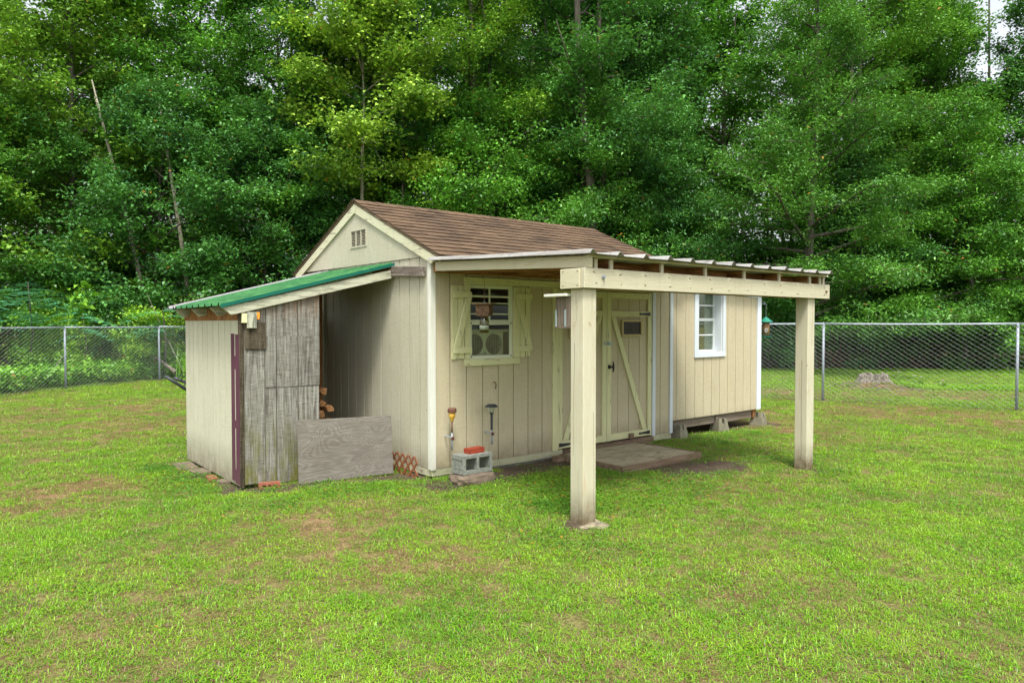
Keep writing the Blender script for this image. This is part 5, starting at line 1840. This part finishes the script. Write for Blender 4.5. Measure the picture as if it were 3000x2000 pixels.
# shrubs behind the left fence and at the foot of the wood
SH = [(-12.6, 19.6, 0.6, (2.4, 1.7, .8), 'bright shrub behind the left fence at the photo edge'),
      (-10.9, 20.8, 0.7, (2.3, 1.6, .8), 'bright yellow-green shrub behind the fence post at left'),
      (-9.7, 22.6, 0.85, (2.4, 1.4, .9), 'shrub with reddish tips above the fence, left of the lean-to'),
      (-13.8, 22.0, 0.95, (2.0, 1.6, .8), 'bright green bush under the mimosa fronds'),
      (-8.6, 25.6, 0.85, (1.0, 1.0, 1.0), 'dark green bush between the fence and the lean-to'),
      (9.0, 24.6, 0.9, (0.8, 0.9, 1.0), 'dark bush behind the fence left of the far porch post'),
      (12.6, 25.2, 0.85, (0.8, 0.9, 1.0), 'dark bush beyond the stump, left of the fence post'),
      (14.8, 25.4, 0.95, (1.2, 1.1, .9), 'bush with bright tips beyond the right fence panel'),
      (17.0, 25.0, 1.0, (1.0, 1.1, .9), 'bush at the right edge beyond the fence')]
for i, (lt, dp, s_, col, lab) in enumerate(SH):
    tree('shrub', lt, dp, s_ * 1.0, i * 67, col, lab, 'shrub', nm='shrub', grp='shrubs at the foot of the wood')

# mimosa fronds at the left
def fronds(root_lat, dep, z, n, lab, spread=1.0):
    p = yard(root_lat, dep)
    r = thing('mimosa_sapling', lab, 'sapling', (p.x, p.y, 0))
    rd = random.Random(int(dep * 10))
    g = Geo().tube([(p.x, p.y, -0.05), (p.x + 0.1, p.y, z * 0.5), (p.x + 0.02, p.y + 0.05, z)], [0.035, 0.025, 0.01], 6)
    put('stem', g, M['bark'], r)
    for k in range(n):
        a = rd.uniform(0, 6.28)
        st = Vector((p.x, p.y, z * rd.uniform(0.6, 1.0)))
        d = Vector((math.cos(a), math.sin(a), 0.35))
        ln = rd.uniform(0.6, 0.95) * spread
        pts = [st + d * ln * t + Vector((0, 0, -0.55 * ln * t * t)) for t in np.linspace(0, 1, 7)]
        V = []
        side = Vector((-d.y, d.x, 0)).normalized()
        for j in range(1, 7):
            for sg in (-1, 1):
                q0 = pts[j]
                l2 = ln * 0.33 * (1 - abs(j - 3.5) / 6)
                q1 = q0 + side * sg * l2 + d * l2 * 0.4 - Vector((0, 0, l2 * 0.35))
                for m_ in range(9):
                    c_ = q0.lerp(q1, (m_ + 0.5) / 9)
                    ax = (q1 - q0).normalized()
                    pr_ = ax.cross(Vector((0, 0, 1))).normalized()
                    for s2 in (-1, 1):
                        V += [tuple(c_), tuple(c_ + pr_ * s2 * 0.035 + ax * 0.020), tuple(c_ + pr_ * s2 * 0.062 + ax * 0.016), tuple(c_ + pr_ * s2 * 0.035 - ax * 0.008)]
        Va = np.array(V) - np.array([p.x, p.y, 0])
        me = quads_to_mesh('frond', Va, M['fern'])
        o = bpy.data.objects.new('frond', me)
        o['kind'] = 'stuff'
        o.parent = r
        C.objects.link(o)


fronds(-13.3, 19.4, 2.75, 30, 'feathery mimosa sapling at the left edge above the fence', 1.5)
fronds(-12.0, 19.7, 1.9, 12, 'small feathery mimosa shoot right of the larger one', 1.0)
fronds(-10.2, 20.6, 2.05, 12, 'feathery mimosa shoot over the fence near the left post', 1.1)

# broad leaved sapling
bl = yard(-12.35, 20.3)
bs = thing('broadleaf_sapling', 'big leaved green sapling beside the mimosa fronds', 'sapling', (bl.x, bl.y, 0))
put('stem', Geo().tube([bl, bl + Vector((0.05, 0, 1.4)), bl + Vector((0.0, 0.05, 2.75))], [0.02, 0.014, 0.006], 6), M['bark'], bs)
rng = np.random.default_rng(5)
PP = np.stack([rng.normal(0, 0.16, 70), rng.normal(0, 0.16, 70), rng.uniform(1.3, 2.8, 70)], 1)
me = quads_to_mesh('foliage', leaf_mesh(PP, 0.24, rng, 0.4, 0.7), M['vine'])
o = bpy.data.objects.new('foliage', me)
o.parent = bs
C.objects.link(o)

# low vines behind the left fence, undergrowth and dead brush at the wood's foot: nobody could count these
rng = np.random.default_rng(21)


def clumped(n, ncl, latr, depf, zf, sig, size, mat, nm, lab, cat, up=0.5, aspect=0.7):
    cl_lat = rng.uniform(*latr, ncl)
    dd = np.array([rng.uniform(*depf(l)) for l in cl_lat])
    zz = np.array([zf(rng) for _ in range(ncl)])
    i = rng.integers(0, ncl, n)
    lat = cl_lat[i] + rng.normal(0, sig[0], n)
    dep = dd[i] + rng.normal(0, sig[0], n)
    z = np.abs(zz[i] + rng.normal(0, sig[1], n)) + 0.02
    P = np.stack([RT.x * lat + FW.x * dep, RT.y * lat + FW.y * dep, z], 1)
    me = quads_to_mesh(nm, leaf_mesh(P, size, rng, up, aspect), mat)
    o = bpy.data.objects.new(nm, me)
    o['label'] = lab
    o['category'] = cat
    o['kind'] = 'stuff'
    C.objects.link(o)
    return o


def lf_lat(d):      # lateral place of the left fence at this depth
    return float(np.interp(d, [12, 14.6, 17.3, 19.9, 23.8], [-12.1, -11.53, -10.97, -9.94, -8.5]))


vn = 26000
vc = 420
vd = rng.uniform(12.5, 22.5, vc)
vl = np.array([lf_lat(d) - 0.25 - abs(rng.normal(0, 1.5)) for d in vd])
vz = rng.uniform(0.03, 0.42, vc)
vi = rng.integers(0, vc, vn)
lat_, dep_ = vl[vi] - np.abs(rng.normal(0, 0.17, vn)), vd[vi] + rng.normal(0, 0.17, vn)
z_ = np.abs(vz[vi] + rng.normal(0, 0.10, vn)) + 0.02
me = quads_to_mesh('vines', leaf_mesh(np.stack([RT.x * lat_ + FW.x * dep_, RT.y * lat_ + FW.y * dep_, z_], 1), 0.095, rng, 0.5, 0.7), M['vine'])
o = bpy.data.objects.new('vines', me)
tag(o, 'low bright green vines covering the ground behind the left fence', 'vines')
o['kind'] = 'stuff'
C.objects.link(o)
clumped(30000, 420, (-19, -7.2), lambda l: (21.3 + max(0, (l + 12) * 0.6), 25.0), lambda r: r.uniform(0.15, 1.9), (0.24, 0.2), 0.10, M['bramble'],
        'brambles', 'tangled leafy brambles under the left trees', 'undergrowth')
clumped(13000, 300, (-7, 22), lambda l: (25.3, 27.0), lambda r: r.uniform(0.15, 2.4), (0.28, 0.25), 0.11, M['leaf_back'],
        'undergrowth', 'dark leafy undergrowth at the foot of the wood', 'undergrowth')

# dead brown stems
g = Geo()
rd = random.Random(31)
for k in range(2600):
    if k < 420:
        lt = rd.uniform(-16, -7.5)
        dp = rd.uniform(21.0 + max(0, (lt + 10) * 1.0), 24.5)
    else:
        lt = rd.uniform(-7, 21)
        dp = rd.uniform(24.9, 26.6)
    b = yard(lt, dp)
    h = rd.uniform(0.3, 1.5) if k % 9 else rd.uniform(1.5, 2.6)
    e = b + Vector((rd.uniform(-.7, .7), rd.uniform(-.5, .5), h))
    m_ = b.lerp(e, .55) + Vector((rd.uniform(-.15, .15), rd.uniform(-.15, .15), 0.05))
    w_ = rd.uniform(0.004, 0.010)
    g.tube([b, m_, e], [w_, w_ * 0.8, w_ * 0.3], 3, False)
me = bpy.data.meshes.new('dead_brush')
me.from_pydata(g.v, [], g.f)
me.materials.append(M['twig'])
o = bpy.data.objects.new('dead_brush', me)
tag(o, 'brown dead stems tangled along the foot of the wood', 'brush')
o['kind'] = 'stuff'
C.objects.link(o)

tgc = yard(-9.30, 20.2)
tg_ = Geo()
for k in range(90):
    b = tgc + Vector((rd.gauss(0, .16), rd.gauss(0, .16), 0))
    h = rd.uniform(0.5, 1.15)
    a = rd.uniform(0, 6.28)
    d = Vector((math.cos(a), math.sin(a), 0))
    s1 = Vector((-d.y, d.x, 0)) * 0.006
    m_ = b + d * h * 0.10 + Vector((0, 0, h * .6))
    e = b + d * h * rd.uniform(.15, .5) + Vector((0, 0, h))
    tg_.add([b - s1, b + s1, m_ + s1, m_ - s1, e], [(0, 1, 2, 3), (3, 2, 4)])
tag(put('tall_grass', tg_, M['vine']), 'tall bright grass clump at the fence post nearest the lean-to', 'grass clump')

# fallen grey log and cut stump behind the left fence
a_, b_ = yard(-10.6, 20.5, 0.75), yard(-9.6, 20.1, 0.22)
tag(put('fallen_branch', Geo().tube([a_, a_.lerp(b_, .5) + Vector((0, 0, .04)), b_], [0.022, 0.035, 0.05], 9), M['stump'], jitter=0.03), 'grey broken log lying in the vines behind the left fence', 'log')
c_ = yard(-10.35 + 0.0, 21.6)
c_ = yard(-9.95, 19.6 + 2.0)
tag(put('cut_stump', Geo().tube([c_ + Vector((0, 0, -.05)), c_ + Vector((0, 0, .3)), c_ + Vector((.02, 0, .62))], [0.13, 0.11, 0.115], 10), M['stump'], jitter=0.02), 'short grey stump standing in the vines near the lean-to', 'stump')
for k, (l0, l1, z1, lab) in enumerate(((-9.6, -10.8, 2.5, 'long dead stalk leaning left behind the fence'), (-8.95, -8.6, 2.2, 'upright dead stalk behind the fence near the lean-to'), (-12.0, -11.3, 0.95, 'pale bent branch in the vines at far left'))):
    p_, q_ = yard(l0, 20.7 if k < 2 else 17.8, 0.1), yard(l1, 20.9 if k < 2 else 18.0, z1)
    tag(put('dead_stalk', Geo().tube([p_, p_.lerp(q_, .5) + Vector((0, 0, -0.08)), q_], [0.014, 0.011, 0.005], 5), M['palebark']), lab, 'dead stalk')

# the far wood, one mass
rng = np.random.default_rng(77)
nl = 150000
ncl = 1700
cl = np.stack([rng.uniform(-34, 34, ncl), rng.uniform(37.5, 52, ncl), rng.uniform(0.0, 1, ncl) ** 0.9 * 17], 1)
cl[:, 2] -= np.clip((cl[:, 0] - 14) * 0.55, 0, 9)
cl[:, 2] = np.maximum(cl[:, 2], 0.3)
i = rng.integers(0, ncl, nl)
q = cl[i] + rng.normal(size=(nl, 3)) * np.array([0.75, 0.75, 0.5])
P = np.stack([RT.x * q[:, 0] + FW.x * q[:, 1], RT.y * q[:, 0] + FW.y * q[:, 1], np.maximum(q[:, 2], 0.1)], 1)
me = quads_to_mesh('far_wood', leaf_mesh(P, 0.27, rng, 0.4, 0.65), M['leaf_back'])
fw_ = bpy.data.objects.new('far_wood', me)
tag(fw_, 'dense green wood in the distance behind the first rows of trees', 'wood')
fw_['kind'] = 'stuff'
C.objects.link(fw_)
g = Geo()
for k in range(150):
    b = yard(rd.uniform(-33, 33), rd.uniform(30, 50))
    h = rd.uniform(9, 16)
    g.tube([b, b + Vector((rd.uniform(-.4, .4), rd.uniform(-.4, .4), h * .5)), b + Vector((rd.uniform(-1, 1), rd.uniform(-1, 1), h))], [rd.uniform(.07, .16), 0.07, 0.03], 6, False)
me = bpy.data.meshes.new('far_trunks')
me.from_pydata(g.v, [], g.f)
me.materials.append(M['bark'])
ft = bpy.data.objects.new('far_trunks', me)
tag(ft, 'dark trunks deep inside the wood', 'trunks')
ft['kind'] = 'stuff'
C.objects.link(ft)

# ------------------------------------------------------------------ stump and flowers beyond the right fence
stc = Vector((18.47, 8.02, 0))
v, f = [], []
n = 44
rs = random.Random(8)
for j, (rr_, z) in enumerate(((0.56, 0.02), (0.42, 0.11), (0.345, 0.20), (0.32, 0.29), (0.27, 0.31), (0.16, 0.25), (0.02, 0.22))):
    for k in range(n):
        t = 2 * math.pi * k / n
        flute = 1 + (0.15 if j < 2 else 0.11 if j < 5 else 0.2) * math.sin(t * 9 + math.sin(t * 3) * 2) + 0.06 * noise.noise(Vector((math.cos(t) * 5, math.sin(t) * 5, z * 3)))
        v.append((stc.x + rr_ * flute * math.cos(t), stc.y + rr_ * flute * math.sin(t), z + (0.10 * noise.noise(Vector((math.cos(t) * 6, math.sin(t) * 6, 2.0))) if j >= 3 else 0)))
for j in range(6):
    for k in range(n):
        k2 = (k + 1) % n
        f.append((j * n + k, j * n + k2, (j + 1) * n + k2, (j + 1) * n + k))
f.append(tuple(range(6 * n, 7 * n)))
tag(put('tree_stump', Geo().add(v, f), M['stump']), 'fluted grey tree stump on a mulch mound beyond the right fence', 'stump')
g = Geo()
for k in range(500):
    a = rs.uniform(0, 6.28)
    r_ = rs.uniform(0.3, 1.0) ** 0.8 * 1.2
    c_ = Vector((18.4 + r_ * math.cos(a), 7.85 + r_ * math.sin(a), 0))
    c_.z = gz(c_.x, c_.y) + 0.012
    d = Vector((rs.uniform(-1, 1), rs.uniform(-1, 1), rs.uniform(-.2, .3))).normalized() * rs.uniform(0.02, 0.06)
    e = Vector((-d.y, d.x, 0)) * 0.3
    g.add([c_ - d - e, c_ + d - e, c_ + d + e, c_ - d + e, c_ + Vector((0, 0, 0.012))], [(0, 1, 4), (1, 2, 4), (2, 3, 4), (3, 0, 4)])
mu = put('bark_mulch', g, M['stump'])
tag(mu, 'grey and brown bark chips scattered round the stump', 'mulch')
mu['kind'] = 'stuff'
for i, (lt, dp, zz, lab) in enumerate(((9.62, 18.3, .33, 'tall pink flower nearest the stump'), (9.98, 18.2, .35, 'pink flower on the second stem right of stump'), (10.25, 18.0, .27, 'pink flower pair low right of the tall ones'),
                                       (10.38, 17.9, .24, 'small pink flower below the pair'), (10.75, 17.6, .18, 'pink flower farthest right in the long grass'))):
    p = yard(lt, dp)
    fl = thing('pink_flower', lab, 'flower', (p.x, p.y, 0), 'pink flowers beyond the fence')
    put('stem', Geo().tube([p, p + Vector((.02, .01, zz * .5)), p + Vector((0, 0, zz))], 0.004, 5), M['weed'], fl)
    rl = np.random.default_rng(i)
    PP = np.stack([rl.normal(0, .04, 26), rl.normal(0, .04, 26), rl.uniform(0.02, zz * 0.8, 26)], 1)
    o = bpy.data.objects.new('foliage', quads_to_mesh('foliage', leaf_mesh(PP, 0.08, rl, .3, .4), M['weed']))
    o.parent = fl
    C.objects.link(o)
    g = Geo()
    for k in range(6 if i != 2 else 12):
        a = k * math.pi / 3
        o_ = Vector((0.045, -0.03, 0)) if k >= 6 else Vector((0, 0, 0))
        c_ = p + Vector((0, 0, zz)) + o_
        d1 = Vector((math.cos(a), math.sin(a), 0.35))
        s1 = Vector((-math.sin(a), math.cos(a), 0)) * 0.014
        g.add([c_, c_ + d1 * 0.022 + s1, c_ + d1 * 0.040, c_ + d1 * 0.022 - s1], [(0, 1, 2, 3)])
    put('petals', g, M['pink'], fl)


# ------------------------------------------------------------------ grass: tufts placed over the lawn with geometry nodes
def blades(n, rad, h0, h1, w_, lean, seed, flat=False):
    rd = random.Random(seed)
    V, F = [], []
    for _ in range(n):
        a, r_ = rd.uniform(0, 6.28), rad * math.sqrt(rd.random())
        b = Vector((r_ * math.cos(a), r_ * math.sin(a), -0.004))
        h = rd.uniform(h0, h1)
        az = rd.uniform(0, 6.28)
        ln = rd.uniform(0.3, 1.0) * lean
        d = Vector((math.cos(az), math.sin(az), 0))
        s_ = Vector((-d.y, d.x, 0)) * w_ * rd.uniform(0.7, 1.3) * 0.5
        p1 = b + Vector((0, 0, h * (0.25 if flat else 0.55))) + d * h * ln * 0.4
        p2 = b + Vector((0, 0, h * (0.28 if flat else 0.9 - 0.35 * ln))) + d * h * ln * 1.1
        k = len(V)
        V += [tuple(b - s_), tuple(b + s_), tuple(p1 + s_ * 0.85), tuple(p1 - s_ * 0.85), tuple(p2)]
        F += [(k, k + 1, k + 2, k + 3), (k + 3, k + 2, k + 4)]
    return V, F


def weedtuft(n, rad, size, seed):
    rd = np.random.default_rng(seed)
    P = np.stack([rd.normal(0, rad, n), rd.normal(0, rad, n), rd.uniform(0.012, 0.035, n)], 1)
    return leaf_mesh(P, size, rd, 0.65, 0.85, 0.1)


def tuftcol(name, objs):
    c = bpy.data.collections.new(name)
    for o in objs:
        c.objects.link(o)
    return c


gl = []
for k in range(5):
    V, F = blades(52, 0.085, 0.017, 0.042, 0.0040, 1.7, 100 + k)
    me = bpy.data.meshes.new('grass_tuft')
    me.from_pydata(V, [], F)
    me.materials.append(M['grass'])
    gl.append(bpy.data.objects.new('grass_tuft', me))
grass_col = tuftcol('grass_tufts', gl)
sl_ = []
for k in range(3):
    V, F = blades(40, 0.08, 0.025, 0.06, 0.0038, 1.6, 200 + k, flat=True)
    me = bpy.data.meshes.new('straw_tuft')
    me.from_pydata(V, [], F)
    me.materials.append(M['grass'])
    sl_.append(bpy.data.objects.new('straw_tuft', me))
straw_col = tuftcol('straw_tufts', sl_)
wl_ = []
for k in range(4):
    me = quads_to_mesh('weed_tuft', weedtuft(30, 0.055, 0.016, 300 + k), M['weed'])
    wl_.append(bpy.data.objects.new('weed_tuft', me))
weed_col = tuftcol('weed_tufts', wl_)


def scatter(name, P, rot, scl, dry, col, lab, cat, tilt=0.12):
    me = bpy.data.meshes.new(name)
    n = len(P)
    me.vertices.add(n)
    me.vertices.foreach_set('co', np.asarray(P, dtype=np.float32).ravel())
    for nm, typ, vals in (('rotz', 'FLOAT', rot), ('scl', 'FLOAT', scl), ('dry', 'FLOAT', dry)):
        a = me.attributes.new(nm, typ, 'POINT')
        a.data.foreach_set('value', np.asarray(vals, dtype=np.float32))
    o = bpy.data.objects.new(name, me)
    tag(o, lab, cat)
    o['kind'] = 'stuff'
    C.objects.link(o)
    ng = bpy.data.node_groups.new(name, 'GeometryNodeTree')
    ng.interface.new_socket('Geometry', in_out='INPUT', socket_type='NodeSocketGeometry')
    ng.interface.new_socket('Geometry', in_out='OUTPUT', socket_type='NodeSocketGeometry')
    gi = ng.nodes.new('NodeGroupInput')
    gout = ng.nodes.new('NodeGroupOutput')
    iop = ng.nodes.new('GeometryNodeInstanceOnPoints')
    ci = ng.nodes.new('GeometryNodeCollectionInfo')
    ci.inputs['Collection'].default_value = col
    ci.inputs['Separate Children'].default_value = True
    ci.inputs['Reset Children'].default_value = True
    iop.inputs['Pick Instance'].default_value = True
    ar = ng.nodes.new('GeometryNodeInputNamedAttribute')
    ar.data_type = 'FLOAT'
    ar.inputs['Name'].default_value = 'rotz'
    asc = ng.nodes.new('GeometryNodeInputNamedAttribute')
    asc.data_type = 'FLOAT'
    asc.inputs['Name'].default_value = 'scl'
    cx = ng.nodes.new('ShaderNodeCombineXYZ')
    ng.links.new(gi.outputs[0], iop.inputs['Points'])
    ng.links.new(ci.outputs[0], iop.inputs['Instance'])
    ng.links.new(ar.outputs['Attribute'], cx.inputs[2])
    ng.links.new(cx.outputs[0], iop.inputs['Rotation'])
    ng.links.new(asc.outputs['Attribute'], iop.inputs['Scale'])
    ng.links.new(iop.outputs[0], gout.inputs[0])
    md = o.modifiers.new('scatter', 'NODES')
    md.node_group = ng
    return o


def blocked(x, y):
    if X0 + 0.02 < x < 10.14 and Y0 + 0.03 < y < 9.4:
        return True
    if LX + 0.01 < x < X0 + 0.1 and LY0 < y < 8.8:
        return True
    if a0 - 0.01 < x < a1 + 0.01 and c0 - 0.01 < y < c1 + 0.1:
        return True
    if 4.03 < x < 4.44 and 5.68 < y < 5.93:
        return True
    if 3.91 < x < 4.09 and 3.89 < y < 4.06 or 7.38 < x < 7.55 and 3.89 < y < 4.06:
        return True
    return False


rg = random.Random(55)
GP, GR, GS, GD = [], [], [], []
SP, SR, SS, SD = [], [], [], []
WP, WR, WS, WD = [], [], [], []
dep = 2.2
while dep < 26.0:
    dd = 0.10 if dep < 6 else 0.2 if dep < 12 else 0.4
    halfw = dep * 0.80 + 1.2
    dens = 300 * min(1.0, (5.0 / dep) ** 1.15)
    nn = int(2 * halfw * dd * dens)
    big = max(1.0, (dep / 5.5) ** 0.55)
    for _ in range(nn):
        lt = rg.uniform(-halfw, halfw)
        dp = dep + rg.uniform(0, dd)
        p = yard(lt, dp)
        x, y = p.x, p.y
        if blocked(x, y):
            continue
        b = bare_at(x, y)
        if rg.random() < b * 1.12:
            continue
        dv = dry_at(x, y)
        z = gz(x, y)
        if rg.random() < dv * 0.62:
            SP.append((x, y, z)); SR.append(rg.uniform(0, 6.28)); SS.append(big * rg.uniform(.7, 1.15)); SD.append(min(1, dv + 0.35 + rg.uniform(-.2, .3)))
        else:
            lush = 1.0 + (0.35 if (seg_d(x, y, 1.0, 9, 2.0, 7.6) < 0.3) else 0)
            GP.append((x, y, z)); GR.append(rg.uniform(0, 6.28)); GS.append(big * lush * rg.uniform(.62, 1.18) * (1 - 0.3 * dv) * (1 + 0.45 * noise.noise(Vector((x * 3.7, y * 3.7, 31))))); GD.append(max(0, dv * 0.55 + rg.uniform(-.08, .12)))
    dep += dd
WEED = [(4.75, 4.6, 0.85, 420), (4.3, 4.5, .6, 200), (5.6, 4.4, .8, 240), (4.5, 5.2, .5, 90), (8.2, 5.7, .5, 150), (9.2, 5.75, .6, 150), (6.3, 4.35, .7, 120), (7.0, 5.0, .25, 25), (2.0, 7.7, .35, 150), (1.95, 8.4, .3, 110),
        (1.95, 7.15, .3, 80), (2.9, 6.5, .5, 90), (3.8, 5.9, .35, 40), (5.1, 5.6, .5, 90), (7.7, 4.6, .6, 120), (7.45, 3.7, .3, 50), (3.6, 3.75, .5, 90), (2.3, 6.2, .5, 60), (10.4, 6.6, .4, 50), (3.3, 6.2, .4, 50), (2.5, 6.75, .2, 22)]
for wx, wy, wr, wn in WEED:
    for _ in range(int(wn * 0.5)):
        x, y = wx + rg.gauss(0, wr * .5), wy + rg.gauss(0, wr * .5)
        if blocked(x, y) or rg.random() < bare_at(x, y) * 0.55:
            continue
        WP.append((x, y, gz(x, y))); WR.append(rg.uniform(0, 6.28)); WS.append(rg.uniform(.7, 1.35)); WD.append(0)
for _ in range(1500):
    dp = rg.uniform(3.4, 11)
    p = yard(rg.uniform(-1, 1) * (dp * .8 + 1), dp)
    if noise.noise(Vector((p.x * .8, p.y * .8, 12))) > 0.16 and not blocked(p.x, p.y) and bare_at(p.x, p.y) < .4:
        WP.append((p.x, p.y, gz(p.x, p.y) - 0.004)); WR.append(rg.uniform(0, 6.28)); WS.append(rg.uniform(.6, 1.0)); WD.append(0)
# longer, brighter grass beyond the right fence and along the wood's foot
for _ in range(3200):
    if rg.random() < 0.5:
        lt, dp = rg.uniform(9.6, 17), rg.uniform(16.2, 18.8)
        if dp > 18.4 - (lt - 9.6) * 0.12 or dp < 17.4 - (lt - 9.6) * 0.25:
            continue
    else:
        lt, dp = rg.uniform(5, 20), rg.uniform(22.6, 25.0)
    p = yard(lt, dp)
    GP.append((p.x, p.y, gz(p.x, p.y))); GR.append(rg.uniform(0, 6.28)); GS.append(rg.uniform(2.2, 3.2)); GD.append(0)
for lt0, dp0, n_, s0_, s1_ in ():
    for _ in range(n_):
        p = yard(lt0 + rg.gauss(0, .22), dp0 + rg.gauss(0, .3))
        GP.append((p.x, p.y, 0)); GR.append(rg.uniform(0, 6.28)); GS.append(rg.uniform(s0_, s1_)); GD.append(0)

scatter('lawn_grass', GP, GR, GS, GD, grass_col, 'short green lawn grass covering the yard', 'grass')
scatter('dry_grass', SP, SR, SS, SD, straw_col, 'brown dry grass and thatch in patches of the lawn', 'dry grass')
scatter('clover', WP, WR, WS, WD, weed_col, 'bright clover and small weeds in the lawn round the porch', 'weeds')
print('tufts', len(GP), len(SP), len(WP))

# fallen leaves
g = Geo()
for _ in range(420):
    dp = rg.uniform(2.6, 15)
    p = yard(rg.uniform(-1, 1) * dp * .75, dp)
    if blocked(p.x, p.y):
        continue
    c_ = Vector((p.x, p.y, gz(p.x, p.y) + rg.uniform(0.006, 0.02)))
    a = rg.uniform(0, 6.28)
    l_ = rg.uniform(0.006, 0.015)
    d = Vector((math.cos(a), math.sin(a), rg.uniform(-.3, .3))) * l_
    e = Vector((-d.y, d.x, rg.uniform(-.01, .01))) * 0.55
    g.add([c_ - d, c_ + e, c_ + d, c_ - e], [(0, 1, 2, 3)])
fl = put('fallen_leaves', g, M['rust'])
tag(fl, 'small brown fallen leaves scattered on the lawn', 'leaves')
fl['kind'] = 'stuff'
